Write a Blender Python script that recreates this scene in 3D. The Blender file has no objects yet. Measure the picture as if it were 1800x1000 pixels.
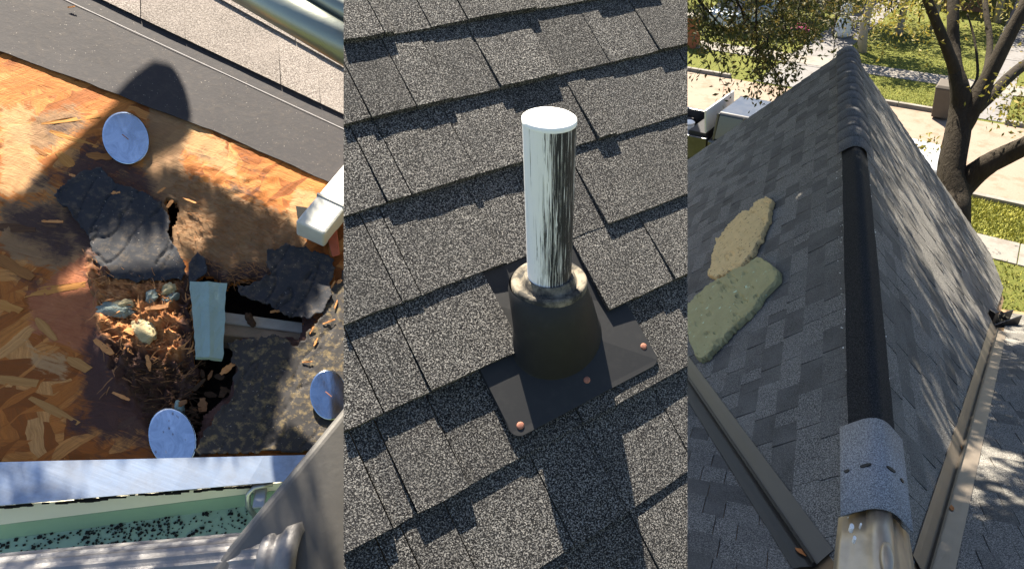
import bpy, bmesh, math, random
import numpy as np
from mathutils import Vector, Matrix, noise
random.seed(7); rng = np.random.default_rng(7)
sc = bpy.context.scene
C = sc.collection

# ------------------------------------------------------------------ camera, sky, sun, exposure
F_PX, P_X, PITCH, EYE = 1100.0, 1150.0, 0.62, 7.0
cam = bpy.data.cameras.new('camera'); camo = bpy.data.objects.new('camera', cam); C.objects.link(camo)
cam.sensor_fit = 'HORIZONTAL'; cam.sensor_width = 36.0
cam.lens = F_PX/1800*36; cam.shift_x = (900-P_X)/1800
cam.clip_start = 0.05; cam.clip_end = 400
camo.location = (0, 0, EYE); camo.rotation_euler = (math.pi/2-PITCH, 0, 0)
sc.camera = camo
SUN = Vector((-0.206, 0.587, 0.783)).normalized()
w = bpy.data.worlds.new('World'); sc.world = w; w.use_nodes = True
nt = w.node_tree; nt.nodes.clear()
sky = nt.nodes.new('ShaderNodeTexSky'); sky.sky_type = 'NISHITA'; sky.sun_disc = False
sky.sun_elevation = math.asin(SUN.z); sky.sun_rotation = math.atan2(SUN.x, SUN.y)
bg = nt.nodes.new('ShaderNodeBackground'); bg.inputs['Strength'].default_value = 0.05
wo = nt.nodes.new('ShaderNodeOutputWorld')
nt.links.new(sky.outputs[0], bg.inputs[0]); nt.links.new(bg.outputs[0], wo.inputs[0])
sl = bpy.data.lights.new('sun', 'SUN'); sl.energy = 5.0; sl.angle = math.radians(0.53); sl.color = (1, 0.9, 0.74)
so = bpy.data.objects.new('sun', sl); C.objects.link(so)
so.rotation_euler = SUN.to_track_quat('Z', 'Y').to_euler(); so.location = (0, 0, 30)
vs = sc.view_settings; vs.view_transform = 'Standard'; vs.look = 'None'; vs.gamma = 1; vs.use_curve_mapping = False
vs.exposure = 2.2

# ------------------------------------------------------------------ geometry of the view: pixel -> ray, planes
CP, SP = math.cos(PITCH), math.sin(PITCH)
def W(q):  # camera-frame vector to world direction
    return Vector((q[0], q[1]*SP-q[2]*CP, q[1]*CP+q[2]*SP))
CAM = Vector((0, 0, EYE))
def ray(x, y): return W(((x-P_X)/F_PX, -(y-500)/F_PX, -1.0))
def at(x, y, depth): return CAM+ray(x, y)*depth
def gnd(x, y, z=0.0):
    r = ray(x, y); return CAM+r*((z-EYE)/r.z)
class Plane:
    def __init__(s, o, u, v, n): s.o, s.u, s.v, s.n = Vector(o), Vector(u), Vector(v), Vector(n)
    def P(s, a, b, h=0.0): return s.o+s.u*a+s.v*b+s.n*h
    def px(s, x, y, h=0.0):
        r = ray(x, y); t = ((s.o+s.n*h-CAM).dot(s.n))/r.dot(s.n); return CAM+r*t
    def ab(s, x, y, h=0.0):
        d = s.px(x, y, h)-s.o; return d.dot(s.u), d.dot(s.v)

# ------------------------------------------------------------------ helpers
def tag(o, label=None, cat=None, group=None, kind=None):
    if label: o['label'] = label
    if cat: o['category'] = cat
    if group: o['group'] = group
    if kind: o['kind'] = kind
    return o
def empty(name, loc, label=None, cat=None, group=None, kind=None):
    o = bpy.data.objects.new(name, None); C.objects.link(o); o.location = loc; o.empty_display_size = .1
    return tag(o, label, cat, group, kind)
def wloc(o):
    v = Vector((0, 0, 0))
    while o is not None: v += o.location; o = o.parent
    return v
def link(name, me, mat, parent=None, loc=None):
    o = bpy.data.objects.new(name, me); C.objects.link(o)
    if mat is not None and not me.materials: me.materials.append(mat)
    if parent is not None: o.parent = parent
    if loc is not None: o.location = loc
    return o
def mesh(name, verts, faces, mat, parent=None, smooth=False, uv=None):
    """verts in world space; origin placed at the parent's place (or at the lowest middle of the piece)"""
    A = np.array([tuple(v) for v in verts], dtype=float)
    if parent is not None: off = np.array(wloc(parent)); loc = None
    else:
        off = A.mean(0); off[2] = A[:, 2].min(); loc = Vector(off)
    me = bpy.data.meshes.new(name)
    me.from_pydata((A-off).tolist(), [], [tuple(int(i) for i in f) for f in faces]); me.update()
    if smooth: me.polygons.foreach_set('use_smooth', [True]*len(me.polygons))
    if uv is not None:
        l = me.uv_layers.new(name='UVMap'); U = np.array(uv, dtype=float)
        li = np.zeros(len(me.loops), dtype=int); me.loops.foreach_get('vertex_index', li)
        l.data.foreach_set('uv', U[li].ravel())
    return link(name, me, mat, parent, loc)
class MB:
    def __init__(s): s.v = []; s.f = []
    def add(s, vs, fs):
        b = len(s.v); s.v += [Vector(v) for v in vs]; s.f += [tuple(i+b for i in f) for f in fs]; return s
    def hexa(s, q):  # 8 corners: bottom 4, top 4
        return s.add(q, [(3,2,1,0),(4,5,6,7),(0,1,5,4),(1,2,6,5),(2,3,7,6),(3,0,4,7)])
    def box(s, c, x, y, z):  # centre and half axes
        c, x, y, z = Vector(c), Vector(x), Vector(y), Vector(z)
        return s.hexa([c-x-y-z, c+x-y-z, c+x+y-z, c-x+y-z, c-x-y+z, c+x-y+z, c+x+y+z, c-x+y+z])
    def tube(s, pts, rad, n=10, cap=True, wob=0.0):
        pts = [Vector(p) for p in pts]; rad = rad if hasattr(rad, '__len__') else [rad]*len(pts)
        vs = []; ref = None
        for i, p in enumerate(pts):
            t = (pts[min(i+1, len(pts)-1)]-pts[max(i-1, 0)]).normalized()
            if ref is None: ref = t.orthogonal().normalized()
            ref = (ref-t*ref.dot(t)).normalized(); b = t.cross(ref)
            for k in range(n):
                a = 2*math.pi*k/n; r = rad[i]*(1+wob*(random.random()-.5))
                vs.append(p+ref*math.cos(a)*r+b*math.sin(a)*r)
        fs = []
        for i in range(len(pts)-1):
            for k in range(n):
                fs.append((i*n+k, i*n+(k+1) % n, (i+1)*n+(k+1) % n, (i+1)*n+k))
        if cap: fs += [tuple(range(n))[::-1], tuple(range((len(pts)-1)*n, len(pts)*n))]
        return s.add(vs, fs)
    def prism(s, poly_b, poly_t):
        n = len(poly_b)
        return s.add(list(poly_b)+list(poly_t), [tuple(range(n))[::-1], tuple(range(n, 2*n))]+[(i, (i+1) % n, n+(i+1) % n, n+i) for i in range(n)])
    def make(s, name, mat, parent=None, smooth=False, bevel=0.0, seg=2):
        o = mesh(name, s.v, s.f, mat, parent, smooth)
        if bevel:
            m = o.modifiers.new('bevel', 'BEVEL'); m.width = bevel; m.segments = seg; m.limit_method = 'ANGLE'
        return o
def inpoly(px, py, poly):
    c = np.zeros(np.shape(px), bool); n = len(poly)
    for i in range(n):
        x1, y1 = poly[i]; x2, y2 = poly[i-1]
        cond = ((y1 > py) != (y2 > py)) & (px < (x2-x1)*(py-y1)/((y2-y1) if y2 != y1 else 1e-9)+x1)
        c ^= cond
    return c
def pdist(px, py, poly):
    d = np.full(np.shape(px), 1e9); n = len(poly)
    for i in range(n):
        x1, y1 = poly[i-1]; x2, y2 = poly[i]; dx, dy = x2-x1, y2-y1
        t = np.clip(((px-x1)*dx+(py-y1)*dy)/(dx*dx+dy*dy+1e-9), 0, 1)
        d = np.minimum(d, np.hypot(px-x1-t*dx, py-y1-t*dy))
    return np.where(inpoly(px, py, poly), d, -d)   # >0 inside
def fbm(X, Y, scale, octv=4, seed=0, rough=.55):
    """vectorised value noise on pixel coordinates"""
    out = np.zeros(np.shape(X)); amp = 1; tot = 0
    for o in range(octv):
        x = np.asarray(X)/scale*(2**o)+seed*17.3+o*5.1; y = np.asarray(Y)/scale*(2**o)+seed*9.7+o*3.3
        xi = np.floor(x).astype(np.int64); yi = np.floor(y).astype(np.int64); xf = x-xi; yf = y-yi
        def h(a, b):
            n = (a*374761393+b*668265263+seed*1274126177+o*97531) & 0xffffffff
            n = ((n ^ (n >> 13))*1274126177) & 0xffffffff; n = n ^ (n >> 16)
            return (n & 0xffff)/65535.0
        u = xf*xf*(3-2*xf); v = yf*yf*(3-2*yf)
        out = out+amp*((h(xi, yi)*(1-u)+h(xi+1, yi)*u)*(1-v)+(h(xi, yi+1)*(1-u)+h(xi+1, yi+1)*u)*v); tot += amp; amp *= rough
    return out/tot*2-1
def smooth(d, w): return np.clip(d/w*.5+.5, 0, 1)

# ------------------------------------------------------------------ material helper
class M:
    def __init__(s, name, rough=.8, metal=0.0, spec=.3):
        s.m = bpy.data.materials.new(name); s.m.use_nodes = True; s.t = s.m.node_tree; s.n = s.t.nodes
        s.b = s.n['Principled BSDF']; s.b.inputs['Roughness'].default_value = rough
        s.b.inputs['Metallic'].default_value = metal; s.b.inputs['Specular IOR Level'].default_value = spec
        s.co = None
    def L(s, a, b): s.t.links.new(a, b)
    def coord(s, kind='Object', rot=0.0, scale=(1, 1, 1), rnd=False):
        tc = s.n.new('ShaderNodeTexCoord'); mp = s.n.new('ShaderNodeMapping')
        mp.inputs['Rotation'].default_value = (0, 0, rot); mp.inputs['Scale'].default_value = scale
        src = tc.outputs[kind]
        if rnd:
            oi = s.n.new('ShaderNodeObjectInfo'); a = s.n.new('ShaderNodeVectorMath'); a.operation = 'ADD'
            mu = s.n.new('ShaderNodeMath'); mu.operation = 'MULTIPLY'; mu.inputs[1].default_value = 37.0
            s.L(oi.outputs['Random'], mu.inputs[0]); s.L(src, a.inputs[0]); s.L(mu.outputs[0], a.inputs[1]); src = a.outputs[0]
        if rot:   # turn first, stretch after
            m0 = s.n.new('ShaderNodeMapping'); m0.inputs['Rotation'].default_value = (0, 0, rot); mp.inputs['Rotation'].default_value = (0, 0, 0)
            s.L(src, m0.inputs['Vector']); src = m0.outputs[0]
        s.L(src, mp.inputs['Vector']); return mp.outputs[0]
    def turn(s, src, rot, scale, loc=(0, 0, 0)):
        m0 = s.n.new('ShaderNodeMapping'); m0.inputs['Rotation'].default_value = (0, 0, rot); s.L(src, m0.inputs['Vector'])
        m1 = s.n.new('ShaderNodeMapping'); m1.inputs['Scale'].default_value = scale; m1.inputs['Location'].default_value = loc; s.L(m0.outputs[0], m1.inputs['Vector']); return m1.outputs[0]
    def noise(s, vec, scale, detail=4, rough=.55, dist=0.0):
        n = s.n.new('ShaderNodeTexNoise'); n.inputs['Scale'].default_value = scale; n.inputs['Detail'].default_value = detail
        n.inputs['Roughness'].default_value = rough; n.inputs['Distortion'].default_value = dist
        if vec is not None: s.L(vec, n.inputs['Vector'])
        return n.outputs['Fac']
    def vor(s, vec, scale, rand=1.0, feat='F1'):
        n = s.n.new('ShaderNodeTexVoronoi'); n.inputs['Scale'].default_value = scale; n.inputs['Randomness'].default_value = rand; n.feature = feat
        if vec is not None: s.L(vec, n.inputs['Vector'])
        return n
    def ramp(s, fac, stops, interp='LINEAR'):
        r = s.n.new('ShaderNodeValToRGB'); e = r.color_ramp.elements; r.color_ramp.interpolation = interp
        while len(e) < len(stops): e.new(.5)
        for i, (p, c) in enumerate(stops):
            e[i].position = p; e[i].color = (c, c, c, 1) if not hasattr(c, '__len__') else (*c, 1)
        s.L(fac, r.inputs[0]); return r.outputs[0]
    def mix(s, fac, a, b, mode='MIX'):
        n = s.n.new('ShaderNodeMix'); n.data_type = 'RGBA'; n.blend_type = mode
        for v, i in ((fac, 0), (a, 6), (b, 7)):
            if hasattr(v, 'is_output') or isinstance(v, bpy.types.NodeSocket): s.L(v, n.inputs[i])
            elif hasattr(v, '__len__'): n.inputs[i].default_value = (*v, 1)
            else: n.inputs[i].default_value = v if i == 0 else (v, v, v, 1)
        return n.outputs[2]
    def attr(s, name):
        a = s.n.new('ShaderNodeAttribute'); a.attribute_name = name; return a.outputs['Fac']
    def math(s, op, a, b=0.0):
        n = s.n.new('ShaderNodeMath'); n.operation = op
        for v, i in ((a, 0), (b, 1)):
            if isinstance(v, bpy.types.NodeSocket): s.L(v, n.inputs[i])
            else: n.inputs[i].default_value = v
        return n.outputs[0]
    def objrand(s): return s.n.new('ShaderNodeObjectInfo').outputs['Random']
    def col(s, c):
        if isinstance(c, bpy.types.NodeSocket): s.L(c, s.b.inputs['Base Color'])
        else: s.b.inputs['Base Color'].default_value = (*c, 1)
        return s
    def rgh(s, c): s.L(c, s.b.inputs['Roughness']); return s
    def bump(s, h, strength=.4, dist=.002):
        b = s.n.new('ShaderNodeBump'); b.inputs['Strength'].default_value = strength; b.inputs['Distance'].default_value = dist
        s.L(h, b.inputs['Height'])
        prev = s.b.inputs['Normal'].links
        if prev: s.L(prev[0].from_socket, b.inputs['Normal'])
        s.L(b.outputs[0], s.b.inputs['Normal']); return s

def simple(name, c, rough=.7, metal=0.0, var=.25, scale=12, bump=.15, dist=.003, spec=.3):
    m = M(name, rough, metal, spec); v = m.coord()
    n = m.noise(v, scale, 6, .6)
    m.col(m.mix(n, tuple(x*(1-var) for x in c), tuple(min(1, x*(1+var)) for x in c)))
    if bump: m.bump(m.noise(v, scale*6, 4), bump, dist)
    return m.m

def granule(name, dark, mid, light, scale=520, bump=.9, dist=.0022, blotch=9.0, var=.3):
    m = M(name, .93, 0, .18); v = m.coord()
    g = m.noise(v, scale, 2, .75); g2 = m.noise(v, scale*.37, 3, .6)
    big = m.noise(v, blotch, 3, .6)
    gg = m.math('ADD', m.math('MULTIPLY', g, .6), m.math('MULTIPLY', m.noise(v, scale*.62, 1, .5), .4))
    c = m.ramp(gg, [(.42, dark), (.50, mid), (.60, light)])
    c = m.mix(m.ramp(m.math('FRACT', m.math('ADD', m.n.new('ShaderNodeNewGeometry').outputs['Random Per Island'], m.objrand())), [(0, .0), (.45, .17*var), (.75, .8*var), (1, var)]), c, tuple(x*.45 for x in mid))
    c = m.mix(m.ramp(big, [(.35, .0), (.75, .35)]), c, tuple(x*1.5 for x in mid))
    m.col(c); m.bump(g, bump, dist); m.bump(g2, bump*.6, dist*1.5)
    return m.m

MAT = {}
MAT['vent_shingle'] = granule('charcoal granules', (.004, .004, .006), (.036, .036, .038), (.50, .48, .45), 700, 1.0, .006)
MAT['ridge_shingle'] = granule('weathered granules', (.038, .037, .035), (.138, .133, .124), (.34, .32, .285), 240, .8, .003, 4, .8)
MAT['pale_shingle'] = granule('tan grey granules', (.10, .085, .075), (.23, .20, .18), (.40, .36, .33), 420, .6, .002)
MAT['granule_dark'] = granule('shingle core', (.01, .01, .012), (.03, .03, .033), (.08, .08, .08), 400, .5, .002)
MAT['deck_wood'] = simple('rough deck board', (.2, .13, .07), .9)

# ================================================================== MIDDLE: shingled slope with the vent pipe
K2 = .94
v1 = W((.8001, .3637, -.4771)); v2 = W((-.4662, .8775, -.1128)); n2 = W((.3776, .3127, .8716))
v1.normalize(); n2.normalize(); v2 = n2.cross(v1)
S2 = Plane(CAM-n2*K2, v1, v2, n2)
sc2 = K2/.84
rows2 = [x*sc2 for x in (-.42, -.285, -.155, -.025, .1, .2205, .357, .482, .606, .735, .865)]
J = {  # joints seen in each course, as pixels along the joint
 0: [(1010, 985)], 1: [(829, 1000), (1130, 950), (900, 1010)],
 2: [(1060, 823), (972, 885), (812, 950), (1176, 737), (641, 902), (720, 960)],
 3: [(790, 783), (1175, 566), (660, 860), (640, 700), (1000, 700)],
 4: [(724, 622), (887, 545), (1142, 425), (1025, 470), (625, 620)],
 5: [(849, 387), (1032, 338), (1180, 275), (700, 440), (940, 370), (652, 420)],
 6: [(810, 256), (1019, 192), (1052, 186), (1199, 105), (685, 270), (905, 200), (628, 250)],
 7: [(951, 86), (853, 110), (1128, 45), (630, 165), (690, 110), (1040, 60), (770, 130)],
 8: [(661, 36), (678, 36), (811, 22), (1040, -10), (930, 0), (740, 20)],
 9: [(700, -60), (860, -90), (1000, -80)]}
shed = empty('shingle_roof', S2.px(900, 520, -.06), 'charcoal shingled roof slope around the white vent pipe', 'roof')
# side limits of this section: it is trimmed along two straight lines
def trim_plane(x, outward):
    a, b = ray(x, 0), ray(x, 1000); n = a.cross(b).normalized()
    if n.dot(ray(x+outward*50, 500)) < 0: n = -n
    return n
TL, TR = trim_plane(604.0, -1), trim_plane(1208.5, 1)
def cut(me_v, me_f, name, mat, parent):
    bm = bmesh.new(); vs_ = [bm.verts.new(v) for v in me_v]
    for f in me_f: bm.faces.new([vs_[i] for i in f])
    for n in (TL, TR):
        r = bmesh.ops.bisect_plane(bm, geom=bm.verts[:]+bm.edges[:]+bm.faces[:], plane_co=CAM, plane_no=n, clear_outer=True)
        ed = [e for e in bm.edges if e.is_boundary]
        if ed: bmesh.ops.holes_fill(bm, edges=ed)
    if len(bm.faces) < 3: bm.free(); return None
    bmesh.ops.recalc_face_normals(bm, faces=bm.faces[:])
    off = wloc(parent)
    for v in bm.verts: v.co -= off
    me = bpy.data.meshes.new(name); bm.to_mesh(me); bm.free()
    return link(name, me, mat, parent)
def tab(pl, u0, u1, b0, b1, T, top=.001, seg=5, jit=.0015, gap=.0016, under=-.004, top_over=.02, lift=0.0):
    """one shingle tab: a wedge thick at its butt edge, ragged along it"""
    u0 += gap*.5; u1 -= gap*.5
    vs_, fs = [], []
    n = seg+1
    for i in range(n):
        a = u0+(u1-u0)*i/seg; j = random.uniform(-jit, jit)
        dt = random.uniform(-.0006, .0006)
        for (b, h) in ((b0+j, under), (b0+j+.001, T+dt+lift), (b1+top_over, top+lift), (b1+top_over, under)):
            vs_.append(pl.P(a, b, h))
    for i in range(seg):
        for k in range(4):
            fs.append((i*4+k, i*4+(k+1) % 4, (i+1)*4+(k+1) % 4, (i+1)*4+k))
    fs += [(3, 2, 1, 0), tuple(seg*4+k for k in range(4))]
    return vs_, [f[::-1] for f in fs]
uL, uR = -.42*sc2, .98*sc2
# deck under the shingles
d = MB(); d.hexa([S2.P(uL, rows2[0]-.03, -.04), S2.P(uR, rows2[0]-.03, -.04), S2.P(uR, rows2[-1], -.04), S2.P(uL, rows2[-1], -.04),
                  S2.P(uL, rows2[0]-.03, -.005), S2.P(uR, rows2[0]-.03, -.005), S2.P(uR, rows2[-1], -.005), S2.P(uL, rows2[-1], -.005)])
cut(d.v, d.f, 'roof_deck', MAT['deck_wood'], shed)
base_px = (966, 590)
boot_c = S2.ab(*base_px)
THK = [.0080, .0135, .0100, .0070, .0145]
for r in range(len(rows2)-1):
    b0, b1 = rows2[r], rows2[r+1]
    us = sorted(S2.ab(*p)[0] for p in J.get(r, []))
    us = [uL]+us+[uR]
    full = [us[0]]
    for a in us[1:]:
        gap_ = a-full[-1]
        if gap_ > .24:
            k = int(gap_//.17); base = full[-1]
            for i in range(1, k+1):
                if base+gap_*i/(k+1) > -.35 or True: full.append(base+gap_*i/(k+1)+random.uniform(-.02, .02))
        full.append(a)
    last = -1
    for a, b in zip(full[:-1], full[1:]):
        T = random.choice([t for i, t in enumerate(THK) if i != last]); last = THK.index(T)
        # cut away round the boot in its course and the one above
        hw = .100
        parts = [(a, b, b0, b1)]
        if r in (4,):
            cl, cr = S2.ab(880, 545)[0], S2.ab(1028, 495)[0]
            parts = []
            if a < cl: parts.append((a, min(b, cl), b0, b1))
            if b > cr: parts.append((max(a, cr), b, b0, b1))
        for (pa, pb, pb0, pb1) in parts:
            if pb-pa < .012: continue
            near_ = r == 4 and (abs((pa+pb)/2-boot_c[0]) < .32)
            v_, f_ = tab(S2, pa, pb, pb0, pb1, T, seg=max(2, min(5, int((pb-pa)/.03))), jit=.0012, lift=.0048 if near_ else 0.0)
            cut(v_, f_, 'shingle', MAT['vent_shingle'], shed)

# the vent: flashing plate, boot, pipe, nails
vent = empty('vent_pipe', S2.px(*base_px), 'streaky white painted vent pipe standing in a black roof boot', 'vent pipe')
mp = M('streaked white paint', .62, 0, .3); cc = mp.coord('UV', 0, (1, 1, 1))
v = mp.coord('UV', 0, (150, 13.0, 1)); st = mp.noise(v, 1.0, 5, .7, .9)
v = mp.coord('UV', 0, (48, 5.0, 1)); st2 = mp.noise(v, 1.0, 4, .65, .7)
cov = mp.attr('lit_cover')
s_ = mp.math('ADD', mp.math('MULTIPLY', st, .75), mp.math('MULTIPLY', st2, .45))
s_ = mp.math('ADD', s_, cov)
fac = mp.ramp(s_, [(.56, 0.0), (.62, 1.0)])
mp.col(mp.mix(fac, (.022, .024, .03), (.82, .82, .83))); mp.bump(fac, .5, .001)
MAT['pipe'] = mp.m
mb_ = M('black plastic boot', .62, 0, .35); v = mb_.coord()
mb_.col(mb_.mix(mb_.ramp(mb_.noise(v, 60, 5, .65), [(.5, 0), (.8, .2)]), (.011, .0115, .013), (.05, .048, .043))); mb_.bump(mb_.noise(v, 350, 3), .12, .0006)
MAT['boot'] = mb_.m
md = M('dusty rubber collar', .85, 0, .25); v = md.coord()
md.col(md.mix(md.ramp(md.noise(v, 25, 5, .7), [(.42, 0), (.6, 1)]), (.03, .029, .027), (.22, .19, .145))); md.bump(md.noise(v, 220, 4), .4, .002)
MAT['collar'] = md.m
MAT['rust'] = simple('rusted nail head', (.30, .13, .09), .8, .2, .5, 300, .5, .001)
pb = S2.px(*base_px, .0); ptop = at(966, 210, .765); ax = (ptop-pb).normalized(); plen = (ptop-pb).length
RP = 95/2*.765/1100
e1 = ax.orthogonal().normalized(); e1 = (ray(900, 210)-ray(966, 210)); e1 = (e1-ax*e1.dot(ax)).normalized(); e2 = ax.cross(e1)
def ring(c, r, n=40, a1=None, a2=None): return [c+(a1 or e1)*r*math.cos(2*math.pi*k/n)+(a2 or e2)*r*math.sin(2*math.pi*k/n) for k in range(n)]
# pipe
N = 48; vs_, uv_, fs, lit_cover = [], [], [], []
hs = np.linspace(0.02, plen, 14)
for h in hs:
    for k in range(N+1):
        a = 2*math.pi*k/N
        vs_.append(pb+ax*h+(e1*math.cos(a)+e2*math.sin(a))*RP*(.93+.07*h/plen)); uv_.append((k/N, h))
        c = math.cos(a-.35)   # streak coverage raised facing e1: the lit side put into the paint
        lit_cover.append(-.07+.22*c if c > 0 else -.07+.02*c)
for i in range(len(hs)-1):
    for k in range(N):
        a = i*(N+1)+k; fs.append((a, a+1, a+N+2, a+N+1))
pipe = mesh('pipe', vs_, fs, MAT['pipe'], vent, True, uv_)
at_ = pipe.data.attributes.new('lit_cover', 'FLOAT', 'POINT'); at_.data.foreach_set('value', lit_cover)
MAT['white_paint'] = simple('thick white paint', (.86, .86, .84), .5, 0, .03, 60, .1, .001)
cp = MB(); n_ = 48
cp.add(ring(ptop-ax*.004, RP*1.015, n_)+ring(ptop+ax*.0015, RP*1.015, n_)+ring(ptop+ax*.003, RP*.95, n_)+[ptop+ax*.0035],
       [(i, (i+1) % n_, n_+(i+1) % n_, n_+i) for i in range(n_)]+[(n_+i, n_+(i+1) % n_, 2*n_+(i+1) % n_, 2*n_+i) for i in range(n_)]+[(2*n_+i, 2*n_+(i+1) % n_, 3*n_) for i in range(n_)])
cp.make('pipe_cap', MAT['white_paint'], vent, True)
# boot: sleeve rising out of the plate along the pipe
bl = plen*.295
prof = [(-.02, .083), (.001, .081), (.005, .073), (.014, .067), (bl*.45, .0625), (bl*.8, .0595), (bl*.95, .057), (bl, .054)]
bo = MB(); n_ = 48; vs_ = []
bb = S2.px(979, 597)
s1 = S2.u; s2v = S2.v
for i, (h, r) in enumerate(prof):
    t = min(1, max(0, h/bl)); 
    c = (bb+n2*h*1.0)*(1-t)+(pb+ax*h-e1*-.004)*t
    A1 = (e1*t+(e1-n2*e1.dot(n2)).normalized()*(1-t)); A2 = (e2*t+(e2-n2*e2.dot(n2)).normalized()*(1-t))
    vs_ += ring(c, r, n_, A1.normalized(), A2.normalized())
bo.add(vs_, [(i*n_+k, i*n_+(k+1) % n_, (i+1)*n_+(k+1) % n_, (i+1)*n_+k) for i in range(len(prof)-1) for k in range(n_)])
bo.make('boot', MAT['boot'], vent, True)
co = MB(); prof = [(bl-.004, .0552), (bl+.004, .0548), (bl+.007, .052), (bl+.006, .047), (bl+.002, .042), (bl+.006, .039), (bl+.014, .036), (bl+.016, RP+.0012), (bl+.014, RP-.003)]
vs_ = []
for h, r in prof: vs_ += ring(pb+ax*h, r, n_)
co.add(vs_, [(i*n_+k, i*n_+(k+1) % n_, (i+1)*n_+(k+1) % n_, (i+1)*n_+k) for i in range(len(prof)-1) for k in range(n_)])
co.make('collar', MAT['collar'], vent, True)
# plate
q0 = S2.ab(908, 772, .012); q1 = S2.ab(1154, 627, .015); q3 = S2.ab(847, 652, .012)
pu0, pu1 = S2.ab(906, 768, .012)[0]-.004, q1[0]+.002; pb0 = min(q0[1], q1[1]); pb1 = rows2[5]+.01
cr = .016
pl = []
def arc(cx, cy, a0, a1, r, n=5): return [(cx+r*math.cos(a0+(a1-a0)*i/n), cy+r*math.sin(a0+(a1-a0)*i/n)) for i in range(n+1)]
outl = arc(pu0+cr, pb0+cr, math.pi, 1.5*math.pi, cr)+arc(pu1-cr, pb0+cr, 1.5*math.pi, 2*math.pi, cr)+[(pu1, rows2[4]), (pu1, pb1), (pu0, pb1), (pu0, rows2[4])]
def hpl(b): return .0158-.0118*min(1, max(0, (b-pb0)/(rows2[4]-pb0)))
ft = MB(); ft.prism([S2.P(a, b, hpl(b)-.002) for a, b in outl], [S2.P(a, b, hpl(b)) for a, b in outl])
ft.make('flashing_plate', MAT['boot'], vent, False, .0008, 2)
rb = MB()  # moulded ridge beside the sleeve
pu = S2.ab(1010, 520)[0]; a0 = S2.ab(1062, 590)
rb.box(S2.P(a0[0], a0[1]+.03, hpl(a0[1]+.03)+.001), S2.u*.0018, S2.v*.055, S2.n*.0018); rb.box(S2.P(a0[0]-.014, a0[1]-.026, hpl(a0[1]-.026)+.001), S2.u*.013, S2.v*.0012, S2.n*.0015)
rb.make('raised_rib', MAT['boot'], vent)
for (x, y) in ((914, 748), (1131, 609), (1031, 668)):
    a, b = S2.ab(x, y, .012); nm = MB(); c = S2.P(a, b, hpl(b))
    vs_ = ring(c, .0055, 12, S2.u, S2.v)+ring(c+S2.n*.0016, .0055, 12, S2.u, S2.v)+ring(c+S2.n*.0024, .0035, 12, S2.u, S2.v)+[c+S2.n*.0026]
    nm.add(vs_, [(i*12+k, i*12+(k+1) % 12, (i+1)*12+(k+1) % 12, (i+1)*12+k) for i in range(2) for k in range(12)]+[(24+k, 24+(k+1) % 12, 36) for k in range(12)])
    nm.make('nail_head', MAT['rust'], vent, True)

# ================================================================== LEFT: opened roof edge with rotten sheathing
n1 = W((.42, .50, .757)).normalized(); K1 = 1.5
O1 = CAM-n1*K1
S1 = Plane(O1, (1, 0, 0), (0, 1, 0), n1)
e_a, e_b = S1.px(0, 812), S1.px(513, 800)
S1.u = (e_b-e_a).normalized(); S1.v = S1.n.cross(S1.u)     # u along the eave, v up the slope
torn = empty('torn_roof', S1.px(250, 700, -.1), 'opened roof edge with bare orange strand board, torn black felt and a rotten hole', 'roof')
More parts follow.
